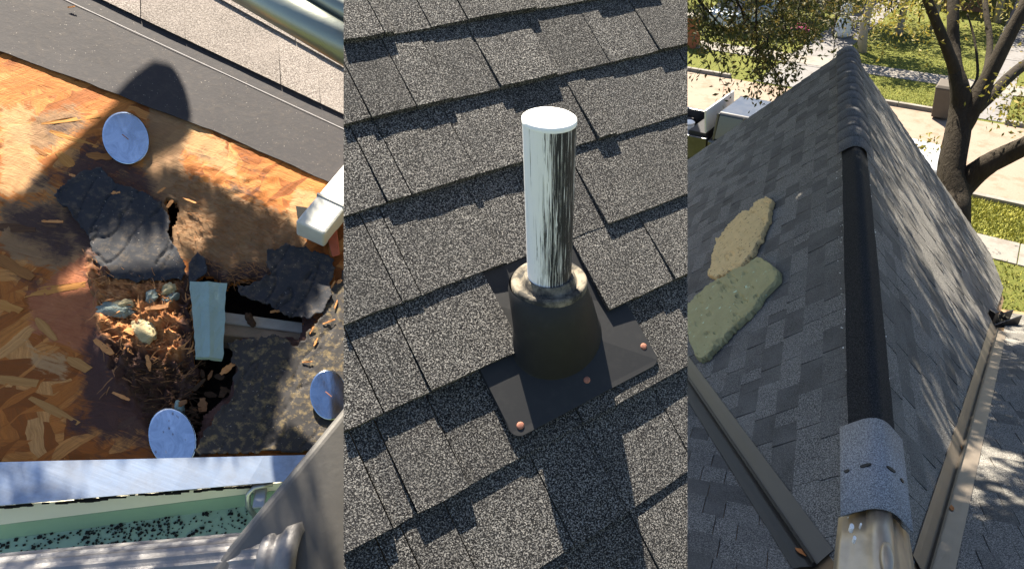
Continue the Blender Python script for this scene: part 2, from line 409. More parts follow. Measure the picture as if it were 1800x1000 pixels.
# strand board
def osbmat():
    m = M('orange strand board', .8, 0, .2)
    tc = m.n.new('ShaderNodeTexCoord')
    warp = m.n.new('ShaderNodeTexNoise'); warp.inputs['Scale'].default_value = 7; warp.inputs['Detail'].default_value = 3; m.L(tc.outputs['UV'], warp.inputs['Vector'])
    wv = m.n.new('ShaderNodeMix'); wv.data_type = 'VECTOR'; wv.inputs[0].default_value = .06
    m.L(tc.outputs['UV'], wv.inputs[4]); m.L(warp.outputs['Color'], wv.inputs[5])
    col = None; hts = None
    for k, (rot, sx, sy) in enumerate(((.5, 9, 38), (-.45, 10, 42), (1.2, 11, 44), (.1, 9, 36), (-.95, 11, 46))):
        vo = m.vor(m.turn(wv.outputs[1], rot, (sx, sy, 1), (k*3.3, k*1.7, 0)), 1.0)
        sep = m.n.new('ShaderNodeSeparateColor'); m.L(vo.outputs['Color'], sep.inputs[0])
        gr = m.noise(m.turn(wv.outputs[1], rot, (14, 260, 1)), 1, 5, .65)
        c = m.ramp(sep.outputs[0], [(0, (.22, .064, .013)), (.35, (.36, .112, .022)), (.65, (.45, .155, .033)), (.85, (.51, .21, .055)), (1, (.55, .28, .10))])
        c = m.mix(m.ramp(gr, [(.35, .55), (.6, 0)]), c, (.16, .065, .02))
        hh = m.math('ADD', m.math('MULTIPLY', sep.outputs[1], .6), m.math('MULTIPLY', gr, .4))
        if col is None: col, hts = c, hh
        else:
            pick = m.ramp(sep.outputs[2], [(.56, 0), (.58, 1)]); col = m.mix(pick, col, c)
            hx = m.n.new('ShaderNodeMix'); m.L(pick, hx.inputs[0]); m.L(hts, hx.inputs[2]); m.L(hh, hx.inputs[3]); hts = hx.outputs[0]
    nz = m.noise(tc.outputs['UV'], 38, 5, .7, .8)
    fib = m.noise(m.turn(wv.outputs[1], .35, (16, 170, 1)), 1, 6, .7, 1.2)
    def msk(a, lo=.46, hi=.56): return m.ramp(m.math('ADD', m.math('MULTIPLY', m.attr(a), .8), m.math('SUBTRACT', m.math('MULTIPLY', m.math('ADD', nz, fib), .5), .28)), [(lo, 0), (hi, 1)])
    col = m.mix(m.math('MULTIPLY', msk('grey'), .85), col, m.mix(fib, (.10, .055, .03), (.34, .225, .12)))
    col = m.mix(m.math('MULTIPLY', msk('pale'), .75), col, m.mix(fib, (.30, .16, .065), (.52, .34, .17)))
    col = m.mix(m.math('MULTIPLY', msk('red'), .85), col, m.mix(fib, (.20, .055, .025), (.46, .18, .085)))
    col = m.mix(m.math('MULTIPLY', msk('torn'), .9), col, m.ramp(m.math('ADD', m.math('MULTIPLY', fib, .5), m.math('MULTIPLY', nz, .5)), [(.34, (.10, .04, .018)), (.46, (.30, .115, .04)), (.56, (.52, .24, .09)), (.68, (.62, .38, .19))]))
    col = m.mix(m.math('MULTIPLY', msk('rot', .44, .64), .92), col, m.mix(nz, (.022, .014, .016), (.07, .042, .04)))
    m.col(col); m.bump(hts, .7, .004); m.bump(fib, .5, .004); m.bump(nz, .4, .004); return m.m
MAT['osb'] = osbmat()
def pl_(*a): return list(a)
HOLE = [(395, 500), (440, 485), (482, 495), (530, 555), (524, 592), (430, 590), (402, 604), (414, 650), (406, 684), (362, 722), (338, 792), (312, 772), (300, 722), (326, 690), (348, 652), (340, 600), (336, 500), (360, 480)]
CRACK = [(291, 350), (312, 356), (306, 398), (291, 432), (284, 424), (297, 394)]
CRATER = [(165, 452), (200, 500), (250, 488), (335, 488), (345, 640), (325, 700), (300, 770), (265, 725), (225, 690), (195, 640), (180, 560)]
x_, y_ = np.meshgrid(np.arange(-60, 716, 3.0), np.arange(-70, 815, 3.0))
X, Y = x_, y_
wx = X+fbm(X, Y, 22, 4, 5)*9; wy = Y+fbm(X, Y, 22, 4, 6)*9
hole = inpoly(wx, wy, HOLE) | inpoly(X+fbm(X, Y, 9, 3, 8)*5, Y+fbm(X, Y, 9, 3, 9)*5, CRACK)
dc = pdist(wx, wy, CRATER); mc_ = smooth(dc, 22)
dh = pdist(wx, wy, HOLE); nearhole = np.clip(1+dh/45, 0, 1)
ridged = 1-np.abs(fbm(X+.4*Y, Y-.3*X, 26, 5, 12))*2.2
H = .0012*fbm(X, Y, 9, 3, 1)+.0035*fbm(X, Y, 90, 3, 2)
soft_ = smooth(pdist(wx, wy, [(300, 290), (480, 300), (540, 420), (500, 500), (380, 480), (300, 420)]), 40)
H += soft_*.006*fbm(X*.5, Y, 10, 4, 31)
H += mc_*(.020*ridged+.016*fbm(X, Y, 12, 5, 14, .65)-.004-.055*np.clip((Y-560)/170, 0, 1)*np.clip((X-190)/90, 0, 1))
lip = np.exp(-((dc+4)/10)**2)*smooth(pdist(X, Y, [(140, 430), (260, 480), (220, 690), (150, 640)]), 30); H += lip*.014*(1+.6*fbm(X, Y, 8, 3, 15))
H += nearhole**2*.012*fbm(X, Y, 14, 4, 16)-nearhole**3*.010
H = np.where(Y > 800, 0.0, H)
keep = ~hole
ny, nx = X.shape
idx = -np.ones(X.shape, int); V = []; UVs = []
uvP = []
for j in range(ny):
    for i in range(nx):
        if keep[j, i]:
            idx[j, i] = len(V); V.append(S1.px(X[j, i], Y[j, i])+S1.n*H[j, i]); uvP.append(((V[-1]-S1.o).dot(S1.u), (V[-1]-S1.o).dot(S1.v)))
Fc = []
for j in range(ny-1):
    for i in range(nx-1):
        q = [idx[j, i], idx[j+1, i], idx[j+1, i+1], idx[j, i+1]]
        if min(q) >= 0: Fc.append(q)
ec = set()
for f in Fc:
    for a, b in zip(f, f[1:]+f[:1]): ec.add((a, b))
base = {}
def bvx(a):
    if a not in base: base[a] = len(V); V.append(V[a]-S1.n*(.013+random.uniform(0, .006))); uvP.append((uvP[a][0]+.01, uvP[a][1]+.01))
    return base[a]
for (a, b) in list(ec):
    if (b, a) not in ec: Fc.append([b, a, bvx(a), bvx(b)])
osb = mesh('strand_board', V, Fc, MAT['osb'], torn, True, uvP)
nb0 = int((idx >= 0).sum())
def field(*polys, w=18):
    f = np.zeros(X.shape)
    for p, k in polys: f = np.maximum(f, smooth(pdist(wx, wy, p), w)*k)
    return f
att = {
 'rot': field(([(60, 215), (140, 190), (160, 230), (80, 260)], .5), ([(40, 300), (110, 280), (120, 350), (40, 350)], .48), ([(390, 240), (420, 250), (500, 330), (440, 320)], .5), ([(95, 300), (150, 235), (235, 260), (290, 340), (330, 500), (170, 500), (100, 400)], .62), ([(0, 350), (110, 350), (150, 440), (110, 470), (0, 400)], .60), ([(150, 560), (260, 620), (240, 760), (170, 800), (130, 700)], .66), ([(200, 600), (345, 640), (330, 790), (230, 730)], .95), ([(20, 470), (80, 480), (70, 520), (30, 500)], .66), ([(120, 700), (180, 690), (190, 800), (100, 770)], .5), ([(340, 260), (380, 280), (370, 290), (330, 275)], .65), ([(395, 320), (450, 330), (450, 345), (400, 335)], .7), w=26)*.9,
 'grey': field(([(270, 190), (330, 215), (310, 300), (470, 370), (535, 410), (520, 500), (380, 490), (290, 420), (260, 330)], .95), ([(0, 350), (160, 350), (190, 480), (60, 470), (0, 440)], .72), ([(20, 230), (130, 190), (150, 220), (60, 270)], .8), w=30),
 'pale': field(([(0, 185), (60, 190), (55, 260), (100, 340), (0, 345)], .66), ([(330, 205), (400, 250), (430, 320), (350, 290), (320, 260)], .6), ([(520, 325), (570, 350), (540, 410), (500, 390)], .8), ([(40, 600), (130, 620), (120, 680), (50, 650)], .5), w=20),
 'torn': field((CRATER, .85), ([(150, 430), (190, 470), (215, 640), (180, 600)], .7), w=16),
 'red': field(([(50, 520), (150, 450), (200, 540), (215, 650), (120, 600), (60, 590)], .85), ([(165, 452), (200, 500), (335, 488), (345, 600), (300, 660), (200, 620)], .7), w=22)}
att['rot'] = np.maximum(att['rot'], .80*np.clip(1+dh/38, 0, 1)**.7*(Y > 430))
att['rot'] = np.maximum(att['rot'], .62*smooth(pdist(wx, wy, [(140, 440), (200, 420), (330, 470), (540, 500), (540, 620), (420, 700), (350, 805), (200, 805), (150, 690), (190, 600)]), 60)*(mc_ < .3))
for k, f in att.items():
    a = osb.data.attributes.new(k, 'FLOAT', 'POINT'); vals = np.zeros(len(V)); vals[:nb0] = f[keep]; a.data.foreach_set('value', vals)
# dark void below the hole, with a rafter crossing it
MAT['void'] = simple('attic boards darkened as shade', (.02, .015, .011), .95, 0, .5, 25, .5, .01)  # near-black colour puts the shade of the hole into the boards
cv = MB(); A = [S1.px(x, y) for x, y in ((120, 330), (600, 330), (600, 812), (120, 812))]
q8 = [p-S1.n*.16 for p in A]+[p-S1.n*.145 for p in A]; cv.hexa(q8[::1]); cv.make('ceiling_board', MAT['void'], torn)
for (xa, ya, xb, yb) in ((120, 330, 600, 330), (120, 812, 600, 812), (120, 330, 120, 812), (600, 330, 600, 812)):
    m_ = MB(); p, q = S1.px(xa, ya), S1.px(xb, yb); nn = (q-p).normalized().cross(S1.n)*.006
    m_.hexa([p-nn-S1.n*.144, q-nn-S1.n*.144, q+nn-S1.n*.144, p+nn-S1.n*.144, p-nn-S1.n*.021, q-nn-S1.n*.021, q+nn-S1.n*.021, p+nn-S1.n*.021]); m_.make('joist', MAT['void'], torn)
MAT['rafter'] = simple('aged rafter wood', (.30, .22, .145), .9, 0, .3, 40, .4); MAT['rafter_top'] = simple('grey rafter face', (.36, .33, .28), .9, 0, .3, 50, .4)
p, q = S1.px(330, 560, -.03), S1.px(545, 588, -.03); ln = (q-p).normalized(); wd = S1.n.cross(ln)
m_ = MB(); m_.hexa([p-wd*.028-S1.n*.075, q-wd*.028-S1.n*.075, q+wd*.028-S1.n*.075, p+wd*.028-S1.n*.075, p-wd*.028, q-wd*.028, q+wd*.028, p+wd*.028]); m_.make('rafter', MAT['rafter'], torn, bevel=.004)
m_ = MB(); p2, q2 = p+wd*.012+S1.n*.001, q+wd*.012+S1.n*.001; m_.hexa([p2-wd*.014, q2-wd*.014, q2+wd*.014, p2+wd*.014, p2-wd*.013+S1.n*.006, q2-wd*.013+S1.n*.006, q2+wd*.013+S1.n*.006, p2+wd*.013+S1.n*.006]); m_.make('rafter_edge', MAT['rafter_top'], torn, bevel=.002)
# felt sheets
def feltmat(name, c1, c2, dust, amt):
    m = M(name, .82, 0, .3); v = m.coord(); a = m.noise(v, 6, 5, .65); b = m.noise(v, 60, 4, .7); sp = m.noise(v, 190, 2, .6)
    col = m.mix(a, c1, c2); col = m.mix(m.ramp(b, [(.5, 0), (.72, amt)]), col, dust); col = m.mix(m.ramp(sp, [(.70, 0), (.74, .8)]), col, (.34, .30, .26)); m.col(col); m.bump(b, .25, .003); m.bump(m.noise(v, 400, 2), .2, .001); return m.m
MAT['felt'] = feltmat('black roofing felt', (.024, .022, .026), (.044, .040, .043), (.09, .072, .06), .35)
MAT['felt_torn'] = feltmat('torn black felt', (.014, .016, .022), (.034, .036, .044), (.14, .105, .07), .55)
MAT['felt_mould'] = feltmat('mouldy black felt', (.022, .021, .023), (.05, .046, .045), (.30, .22, .10), .7)
def patch(name, poly, mat, h0, amp, seed, rag, label=None, step=4.0, curl=.0, parent=None, crack=0.0, plane=None):
    P_ = np.array(poly, float); a0, b0 = P_.min(0)-8; a1, b1 = P_.max(0)+8
    xs, ys = np.meshgrid(np.arange(a0, a1, step), np.arange(b0, b1, step))
    d_ = pdist(xs+fbm(xs, ys, 16, 4, seed)*rag, ys+fbm(xs, ys, 16, 4, seed+1)*rag, poly)
    hh = h0+amp*(fbm(xs, ys, 60, 4, seed+2)*.6+.5)+curl*np.exp(-(d_/9)**2)*(.6+.7*fbm(xs, ys, 30, 3, seed+4))
    if crack:
        cr_ = np.abs(fbm(xs+.6*ys, ys*.4, 46, 3, seed+7)); hh -= crack*np.exp(-(cr_/.02)**2)
        hh += .14*crack*fbm(xs, ys, 13, 2, seed+9)
    ok = d_ > 0; ix = -np.ones(xs.shape, int); V = []
    for j in range(xs.shape[0]):
        for i in range(xs.shape[1]):
            if ok[j, i]: ix[j, i] = len(V); V.append(S1.px(xs[j, i], ys[j, i], h0)+S1.n*(hh[j, i]-h0))
    Fc = []
    for j in range(xs.shape[0]-1):
        for i in range(xs.shape[1]-1):
            q = [ix[j, i], ix[j+1, i], ix[j+1, i+1], ix[j, i+1]]; g = [k for k in q if k >= 0]
            if len(g) >= 3: Fc.append(g)
    o = mesh(name, V, Fc, mat, parent or torn, True)
    s_ = o.modifiers.new('thickness', 'SOLIDIFY'); s_.thickness = .0018; s_.offset = -1
    if label: o['label'] = label
    return o
fx_ = np.arange(-72, 730, 8.0); fe = np.interp(fx_, [-70, 0, 100, 210, 290, 380, 470, 580, 720], [66, 91, 128, 168, 199, 232, 273, 321, 372])+fbm(fx_, fx_*0, 40, 3, 44)*2.2
V = []; Fc = []
for i, (x, yb) in enumerate(zip(fx_, fe)):
    for k in range(7):
        t = k/6; y = -90+(yb+90)*t; V.append(S1.px(x, y, .0045)+S1.n*(.0012*float(fbm(np.array([x]), np.array([y]), 60, 3, 47)[0])+(.0015*max(0, t-.83)/.17)))
for i in range(len(fx_)-1):
    for k in range(6): Fc.append((i*7+k, i*7+k+1, (i+1)*7+k+1, (i+1)*7+k))
o = mesh('felt_sheet', V, Fc, MAT['felt'], torn, False); s_ = o.modifiers.new('thickness', 'SOLIDIFY'); s_.thickness = .0015; s_.offset = -1
o['label'] = 'wide sheet of clean dark felt with a chalk line across it'
patch('felt_flap', [(95, 345), (120, 318), (150, 300), (178, 294), (205, 322), (250, 338), (288, 356), (300, 385), (296, 412), (330, 470), (318, 490), (240, 497), (190, 492), (168, 456), (152, 416), (130, 384)], MAT['felt_torn'], .011, .004, 52, 8, 'torn black felt flap folded over the left side of the hole', 2.5, .005, None, .004)
patch('felt_flap', [(470, 442), (500, 430), (560, 441), (588, 458), (588, 486), (575, 535), (545, 562), (505, 556), (470, 540), (425, 520), (415, 508), (455, 498), (475, 480), (466, 462)], MAT['felt_torn'], .012, .004, 61, 9, 'ragged black felt flap right of the hole below the white post', 2.5, .006, None, .005)
patch('felt_flap', [(400, 604), (440, 590), (505, 592), (522, 610), (560, 560), (604, 470), (690, 470), (690, 790), (345, 800), (345, 786), (372, 730), (410, 690), (414, 650)], MAT['felt_mould'], .009, .003, 72, 9, 'large mouldy felt flap below the hole down to the metal edge', 3.0, .004, None, .003)
patch('felt_scrap', [(330, 465), (345, 445), (362, 455), (368, 478), (345, 496), (330, 495)], MAT['felt_torn'], .016, .006, 83, 4, None, 2.5, .004)
m_ = MB()  # chalk line
MAT['chalk'] = simple('white chalk', (.42, .40, .40), .95, 0, .3, 90, 0)
pts = [(100+x, -7+.464*x) for x in range(0, 540, 18)]
for (xa, ya), (xb, yb) in zip(pts[:-1], pts[1:]):
    p, q = S1.px(xa, ya, .0062), S1.px(xb, yb, .0062); s_ = (q-p).normalized().cross(S1.n)*.0009
    m_.hexa([p-s_, q-s_, q+s_, p+s_]+[k+S1.n*.0003 for k in (p-s_, q-s_, q+s_, p+s_)])
m_.make('chalk_line', MAT['chalk'], torn)
# pale shingles already laid at the top
def pxquad(name, q, h0, h1, mat, parent=torn):
    m_ = MB(); m_.prism([S1.px(x, y, h0) for x, y in q][::-1], [S1.px(x, y, h1) for x, y in q][::-1]); o = m_.make(name, mat, parent)
    return o
def lerp(a, b, t): return (a[0]+(b[0]-a[0])*t, a[1]+(b[1]-a[1])*t)
lo_a, lo_b = (180, 0), (602, 200); up_a, up_b = (388, 0), (606, 121)
def lo(x): return (x, 0+(x-180)*.474)
def hi(x): return (x, (x-390)*.557)
for xa, xb, dx in ((150, 246.5, 2), (248, 325, 1), (326, 493, 6), (494.5, 563, 8), (564, 700, 10)):
    pxquad('shingle', [lo(xa), lo(xb), (xb-dx, hi(xb)[1]-26), (xa-dx, hi(xa)[1]-26)], .004, .0125+random.uniform(-.001, .001), MAT['pale_shingle'])
for xa, xb in ((330, 519), (520.5, 720)):
    pxquad('shingle', [hi(xa), hi(xb), (xb-4, hi(xb)[1]-110), (xa-4, hi(xa)[1]-110)], .010, .0185+random.uniform(-.001, .001), MAT['pale_shingle'])
# torn wood: fibres, strands and chips round the crater
def fibmat(name, c1, c2):
    m = M(name, .9, 0, .15); v = m.coord('Object', .4, (30, 30, 30)); m.col(m.mix(m.noise(v, 3, 4, .7), c1, c2)); return m.m
MAT['fibre'] = fibmat('brown rotten fibre', (.11, .05, .022), (.40, .20, .09)); MAT['fibre_orange'] = fibmat('torn orange wood', (.36, .13, .04), (.66, .34, .14)); MAT['fibre_dark'] = fibmat('black rotten fibre', (.012, .009, .008), (.09, .05, .026))
def hgt(x, y):
    i = int(round((x+60)/3)); j = int(round((y+70)/3)); return H[min(max(j, 0), ny-1), min(max(i, 0), nx-1)]
def fibres(name, poly, n, L, wd, mat, lift, flow, kink=.14):
    P_ = np.array(poly, float); m_ = MB(); k = 0
    x0, y0 = P_.min(0); x1, y1 = P_.max(0)
    while k < n:
        x, y = random.uniform(x0, x1), random.uniform(y0, y1)
        if not bool(inpoly(np.array([x]), np.array([y]), poly)[0]): continue
        k += 1
        a = flow(x, y)+random.gauss(0, .55); d_ = (S1.u*math.cos(a)+S1.v*math.sin(a)); s_ = S1.n.cross(d_)
        p = S1.px(x, y)+S1.n*(hgt(x, y)+random.uniform(0, lift)); l = L*random.uniform(.4, 1.5); w0 = wd*random.uniform(.5, 1.6); tilt = random.gauss(.12, .3)
        r = [p]; 
        for q in range(3): r.append(r[-1]+(d_*math.cos(tilt)+S1.n*math.sin(tilt)+s_*random.gauss(0, kink))*l/3); tilt += random.gauss(-.15, .35)
        V = []; 
        for q, c in enumerate(r): ww = w0*(1-.22*q); V += [c-s_*ww, c+s_*ww+S1.n*ww*.5]
        m_.add(V, [(2*q, 2*q+1, 2*q+3, 2*q+2) for q in range(3)])
    o = m_.make(name, mat, torn); o['kind'] = 'stuff'; return o
fl = lambda x, y: math.atan2(-(y-600), x-240)+1.2
fibres('rotten_fibres', CRATER, 260, .022, .0006, MAT['fibre'], .006, fl)
fibres('torn_strands', [(175, 470), (260, 488), (335, 490), (342, 600), (320, 660), (240, 640), (190, 580)], 130, .02, .0012, MAT['fibre_orange'], .008, fl)
fibres('dark_fibres', [(200, 620), (340, 640), (330, 780), (250, 730)], 300, .022, .0009, MAT['fibre_dark'], .008, fl)
fibres('grey_fibres', [(300, 300), (470, 370), (530, 410), (500, 500), (380, 490), (310, 420)], 900, .022, .0007, MAT['fibre'], .002, lambda x, y: -.35)
fibres('edge_splinters', [(140, 430), (185, 470), (205, 600), (225, 690), (190, 690), (165, 560)], 50, .03, .0012, MAT['fibre'], .004, lambda x, y: -1.0)
def chip(x, y, L, wd, ang, tilt, mat, h=.004, name='wood_chip', th=.0022, n=6):
    d_ = S1.u*math.cos(ang)+S1.v*math.sin(ang); d_ = (d_*math.cos(tilt)+S1.n*math.sin(tilt)); s_ = S1.n.cross(d_).normalized(); q = d_.cross(s_)
    c = S1.px(x, y)+S1.n*(hgt(x, y)+h+abs(math.sin(tilt))*L*.4)
    out = []
    for i in range(n): t = i/(n-1); out.append((t-.5, .5*(.6+.4*math.sin(math.pi*t))+random.uniform(-.14, .14)))
    ring_ = [c+d_*t*L+s_*w*wd+q*random.uniform(-.0012, .0012) for t, w in out]+[c+d_*(t+random.uniform(-.03, .03))*L-s_*w*wd for t, w in out[::-1]]
    m_ = MB(); m_.prism([p-q*th*.5 for p in ring_], [p+q*th*.5 for p in ring_]); o = m_.make(name, mat, torn)
    l = o.data.uv_layers.new(name='UVMap'); ow = wloc(torn)
    for lp in o.data.loops:
        r_ = o.data.vertices[lp.vertex_index].co+ow-c; l.data[lp.index].uv = (r_.dot(d_)+x*.01, r_.dot(s_)+y*.01)
    return o
for k in range(9):
    x, y = random.uniform(175, 340), random.uniform(480, 640); chip(x, y, random.uniform(.018, .05), random.uniform(.007, .018), random.uniform(-1.6, 1.6), random.uniform(-.15, .25), MAT['fibre_orange'] if random.random() < .65 else MAT['fibre'], random.uniform(-.003, .003))
for k in range(26):
    x, y = random.uniform(250, 420), random.uniform(640, 780); chip(x, y, random.uniform(.015, .04), random.uniform(.006, .015), random.uniform(-1.6, 1.6), random.uniform(-.4, .5), MAT['fibre_dark'] if random.random() < .7 else MAT['fibre'], random.uniform(-.03, .004))
for (x, y, L, wd, a) in ((128, 20, .022, .007, .4), (300, 365, .03, .012, 1.2), (285, 340, .03, .008, 1.0), (130, 315, .018, .010, -.4), (490, 545, .05, .014, .3), (520, 545, .04, .012, -.6), (548, 555, .03, .014, .4), (400, 650, .045, .02, .9), (585, 505, .03, .007, 1.2), (590, 540, .035, .006, 1.4), (578, 570, .04, .006, .5), (555, 605, .03, .007, 1.3), (548, 585, .03, .006, 1.2), (540, 640, .03, .005, .1), (596, 500, .02, .012, .8), (262, 640, .05, .012, 1.9), (215, 700, .05, .010, -.5), (205, 345, .025, .012, .2), (95, 395, .05, .010, .1), (335, 360, .05, .008, -.5)):
    chip(x, y, L*.7, wd*.6, a, random.uniform(0, .25), MAT['fibre_orange'], .012, n=9, th=.0014)
def strandmat(name, c1, c2):
    m = M(name, .85, 0, .15); v = m.coord('UV', 0, (14, 300, 1)); n0 = m.noise(v, 1, 5, .7); m.col(m.mix(m.ramp(n0, [(.3, 0), (.7, 1)]), c1, c2)); m.bump(n0, .5, .002); return m.m
STRANDS = [strandmat('strand %s' % nm, c1, c2) for nm, c1, c2 in (('orange', (.34, .14, .035), (.50, .24, .07)), ('tan', (.30, .14, .045), (.44, .23, .08)), ('brown', (.18, .075, .025), (.32, .14, .045)), ('dark', (.05, .03, .022), (.14, .07, .035)))]
for k in range(20):   # loose strands standing a little off the board
    x, y = random.uniform(-10, 250), random.uniform(190, 770)
    if x > 150 and y > 290: continue
    chip(x, y, random.uniform(.04, .11), random.uniform(.010, .026), random.uniform(-.9, .7), random.uniform(0, .008), random.choice(STRANDS), -.0002, 'wood_strand', .0016, 6)
# insulation scraps and the mint strip standing out of the hole
MAT['mint'] = simple('pale mint foam strip', (.26, .36, .345), .85, 0, .16, 26, .5, .004); MAT['cream'] = simple('cream foam', (.40, .33, .19), .9, 0, .2, 40, .5, .004); MAT['mint2'] = simple('mint insulation tuft', (.22, .26, .235), .95, 0, .35, 60, .8, .006)
def lump(name, x, y, rx, ry, rz, h, mat, label=None, seed=0, ang=0.0):
    bm = bmesh.new(); bmesh.ops.create_icosphere(bm, subdivisions=4, radius=1)
    c = S1.px(x, y, h); u_ = S1.u*math.cos(ang)+S1.v*math.sin(ang); v_ = S1.n.cross(u_); V = []
    for k in bm.verts:
        f = 1+.38*noise.fractal(k.co*1.3+Vector((seed, 0, 0)), 1.1, 2, 6); V.append(c+u_*k.co.x*rx*f+v_*k.co.y*ry*f+S1.n*k.co.z*rz*f)
    Fc = [tuple(q.index for q in f.verts) for f in bm.faces]; bm.free(); o = mesh(name, V, Fc, mat, torn, True)
    if label: o['label'] = label
for i, (x, y, rx, ry, mt) in enumerate(((205, 545, .034, .018, 'mint2'), (218, 535, .02, .012, 'cream'), (253, 580, .020, .032, 'cream'), (300, 525, .022, .010, 'mint2'), (296, 508, .018, .014, 'cream'), (268, 520, .016, .012, 'mint2'), (315, 715, .016, .010, 'mint'), (440, 562, .022, .009, 'fibre_dark'))):
    lump('insulation_scrap', x, y, rx*.9, ry*.9, .010, hgt(x, y)+.002, MAT[mt], None, i*3.1, .3*i)
def board(name, q, lifts, th, mat, label, cat, nu=8, nv=14):
    m_ = MB(); V = []
    P4 = [S1.px(x, y, h) for (x, y), h in zip(q, lifts)]
    nn = (P4[1]-P4[0]).cross(P4[3]-P4[0]).normalized(); nn = nn if nn.dot(S1.n) > 0 else -nn
    for j in range(nv+1):
        for i in range(nu+1):
            s_, t = i/nu, j/nv; p = (P4[0]*(1-s_)+P4[1]*s_)*(1-t)+(P4[3]*(1-s_)+P4[2]*s_)*t
            edge = 0 if 0 < i < nu and 0 < j < nv else random.uniform(-.0015, .0015)
            V.append(p+nn*(.004*math.exp(-((s_-.5)/.12)**2)+.0015*noise.noise(Vector((i*.9, j*.9, 2))))+(P4[1]-P4[0]).normalized()*edge)
    Fc = [(j*(nu+1)+i, j*(nu+1)+i+1, (j+1)*(nu+1)+i+1, (j+1)*(nu+1)+i) for j in range(nv) for i in range(nu)]
    Fc = [f[::-1] for f in Fc]
    o = mesh(name, V, Fc, mat, None, False); s_ = o.modifiers.new('th', 'SOLIDIFY'); s_.thickness = th; s_.offset = 0
    tag(o, label, cat); return o
board('foam_strip', [(334, 497), (398, 500), (391, 633), (345, 629)], (.028, .018, .020, .030), .012, MAT['mint'], 'pale mint foam strip standing in the rotten hole', 'foam strip')
# metal discs
def discmat(name, spots):
    m = M(name, .12, 1.0, .5); v = m.coord('UV', 0, (1, 1, 1)); n0 = m.noise(v, 3, 5, .7); sp = m.vor(v, 9)
    c = m.mix(m.ramp(m.noise(v, 2.2, 4, .7, 1.5), [(.35, 0), (.65, 1)]), (.34, .42, .54), (.56, .67, .82))  # blue base tints stand in for the reflected sky
    f = m.ramp(sp.outputs['Distance'], [(.10+.08*spots, 1), (.16+.10*spots, 0)]); f = m.math('MULTIPLY', f, m.ramp(m.noise(v, 2.2, 3), [(.62-.2*spots, 0), (.72-.15*spots, 1)]))
    m.col(m.mix(m.math('MULTIPLY', f, .75), c, (.16, .16, .2))); m.rgh(m.mix(f, m.mix(n0, .08, .2), .5)); m.bump(n0, .05, .003); return m.m
def disc(x, y, ax_, ay_, ang, h, tilt_u, tilt_v, label, spots, dish=.05):
    c = S1.px(x, y, h); z = (S1.n+S1.u*tilt_u+S1.v*tilt_v).normalized()
    def hit(px, py):
        r = ray(px, py); return CAM+r*((c-CAM).dot(z)/r.dot(z))
    V, UVd = [c+z*(.0009*noise.noise(Vector((x*.1, y*.1, 1))))], [(.5, .5)]; rings = (.08, .25, .5, .75, .93, 1.0); n = 48
    for r in rings:
        for k in range(n):
            t = 2*math.pi*k/n; lx, ly = ax_*r*math.cos(t), ay_*r*math.sin(t)
            p = hit(x+lx*math.cos(ang)-ly*math.sin(ang), y+lx*math.sin(ang)+ly*math.cos(ang))
            bend = 0.0
            V.append(p+z*(.0009*noise.noise(Vector((x*.1+r*math.cos(t)*1.1, y*.1+r*math.sin(t)*1.1, 1))))); UVd.append((.5+.5*r*math.cos(t), .5+.5*r*math.sin(t)))
    Fc = [(0, 1+k, 1+(k+1) % n) for k in range(n)]
    for j in range(len(rings)-1):
        for k in range(n): a = 1+j*n; Fc.append((a+k, a+n+k, a+n+(k+1) % n, a+(k+1) % n))
    o = mesh('metal_disc', V, Fc, discmat('sky tinted tin disc', spots), None, True, UVd); s_ = o.modifiers.new('th', 'SOLIDIFY'); s_.thickness = .0008
    tag(o, label, 'metal disc', 'tin discs left on the torn roof')
    if spots < .5:
        sm = MB(); q0 = hit(x-6, y-6); q1 = hit(x+5, y+3); wv_ = (q1-q0).cross(z).normalized()*.0011
        sm.hexa([q0-wv_+z*.0003, q1-wv_+z*.0003, q1+wv_+z*.0003, q0+wv_+z*.0003, q0-wv_+z*.0012, q1-wv_+z*.0012, q1+wv_+z*.0012, q0+wv_+z*.0012]); sm.make('slot', MAT['rust'], o)
disc(221, 243, 40, 47, -.42, .016, .0, -.13, 'sky tinted tin disc lying highest, between the felt sheet and the torn flap', .1)
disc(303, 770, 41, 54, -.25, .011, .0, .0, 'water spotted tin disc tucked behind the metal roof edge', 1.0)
disc(578, 694, 33, 44, -.15, .024, .0, -.13, 'bright tin disc resting on felt beside the ladder rail', .1)
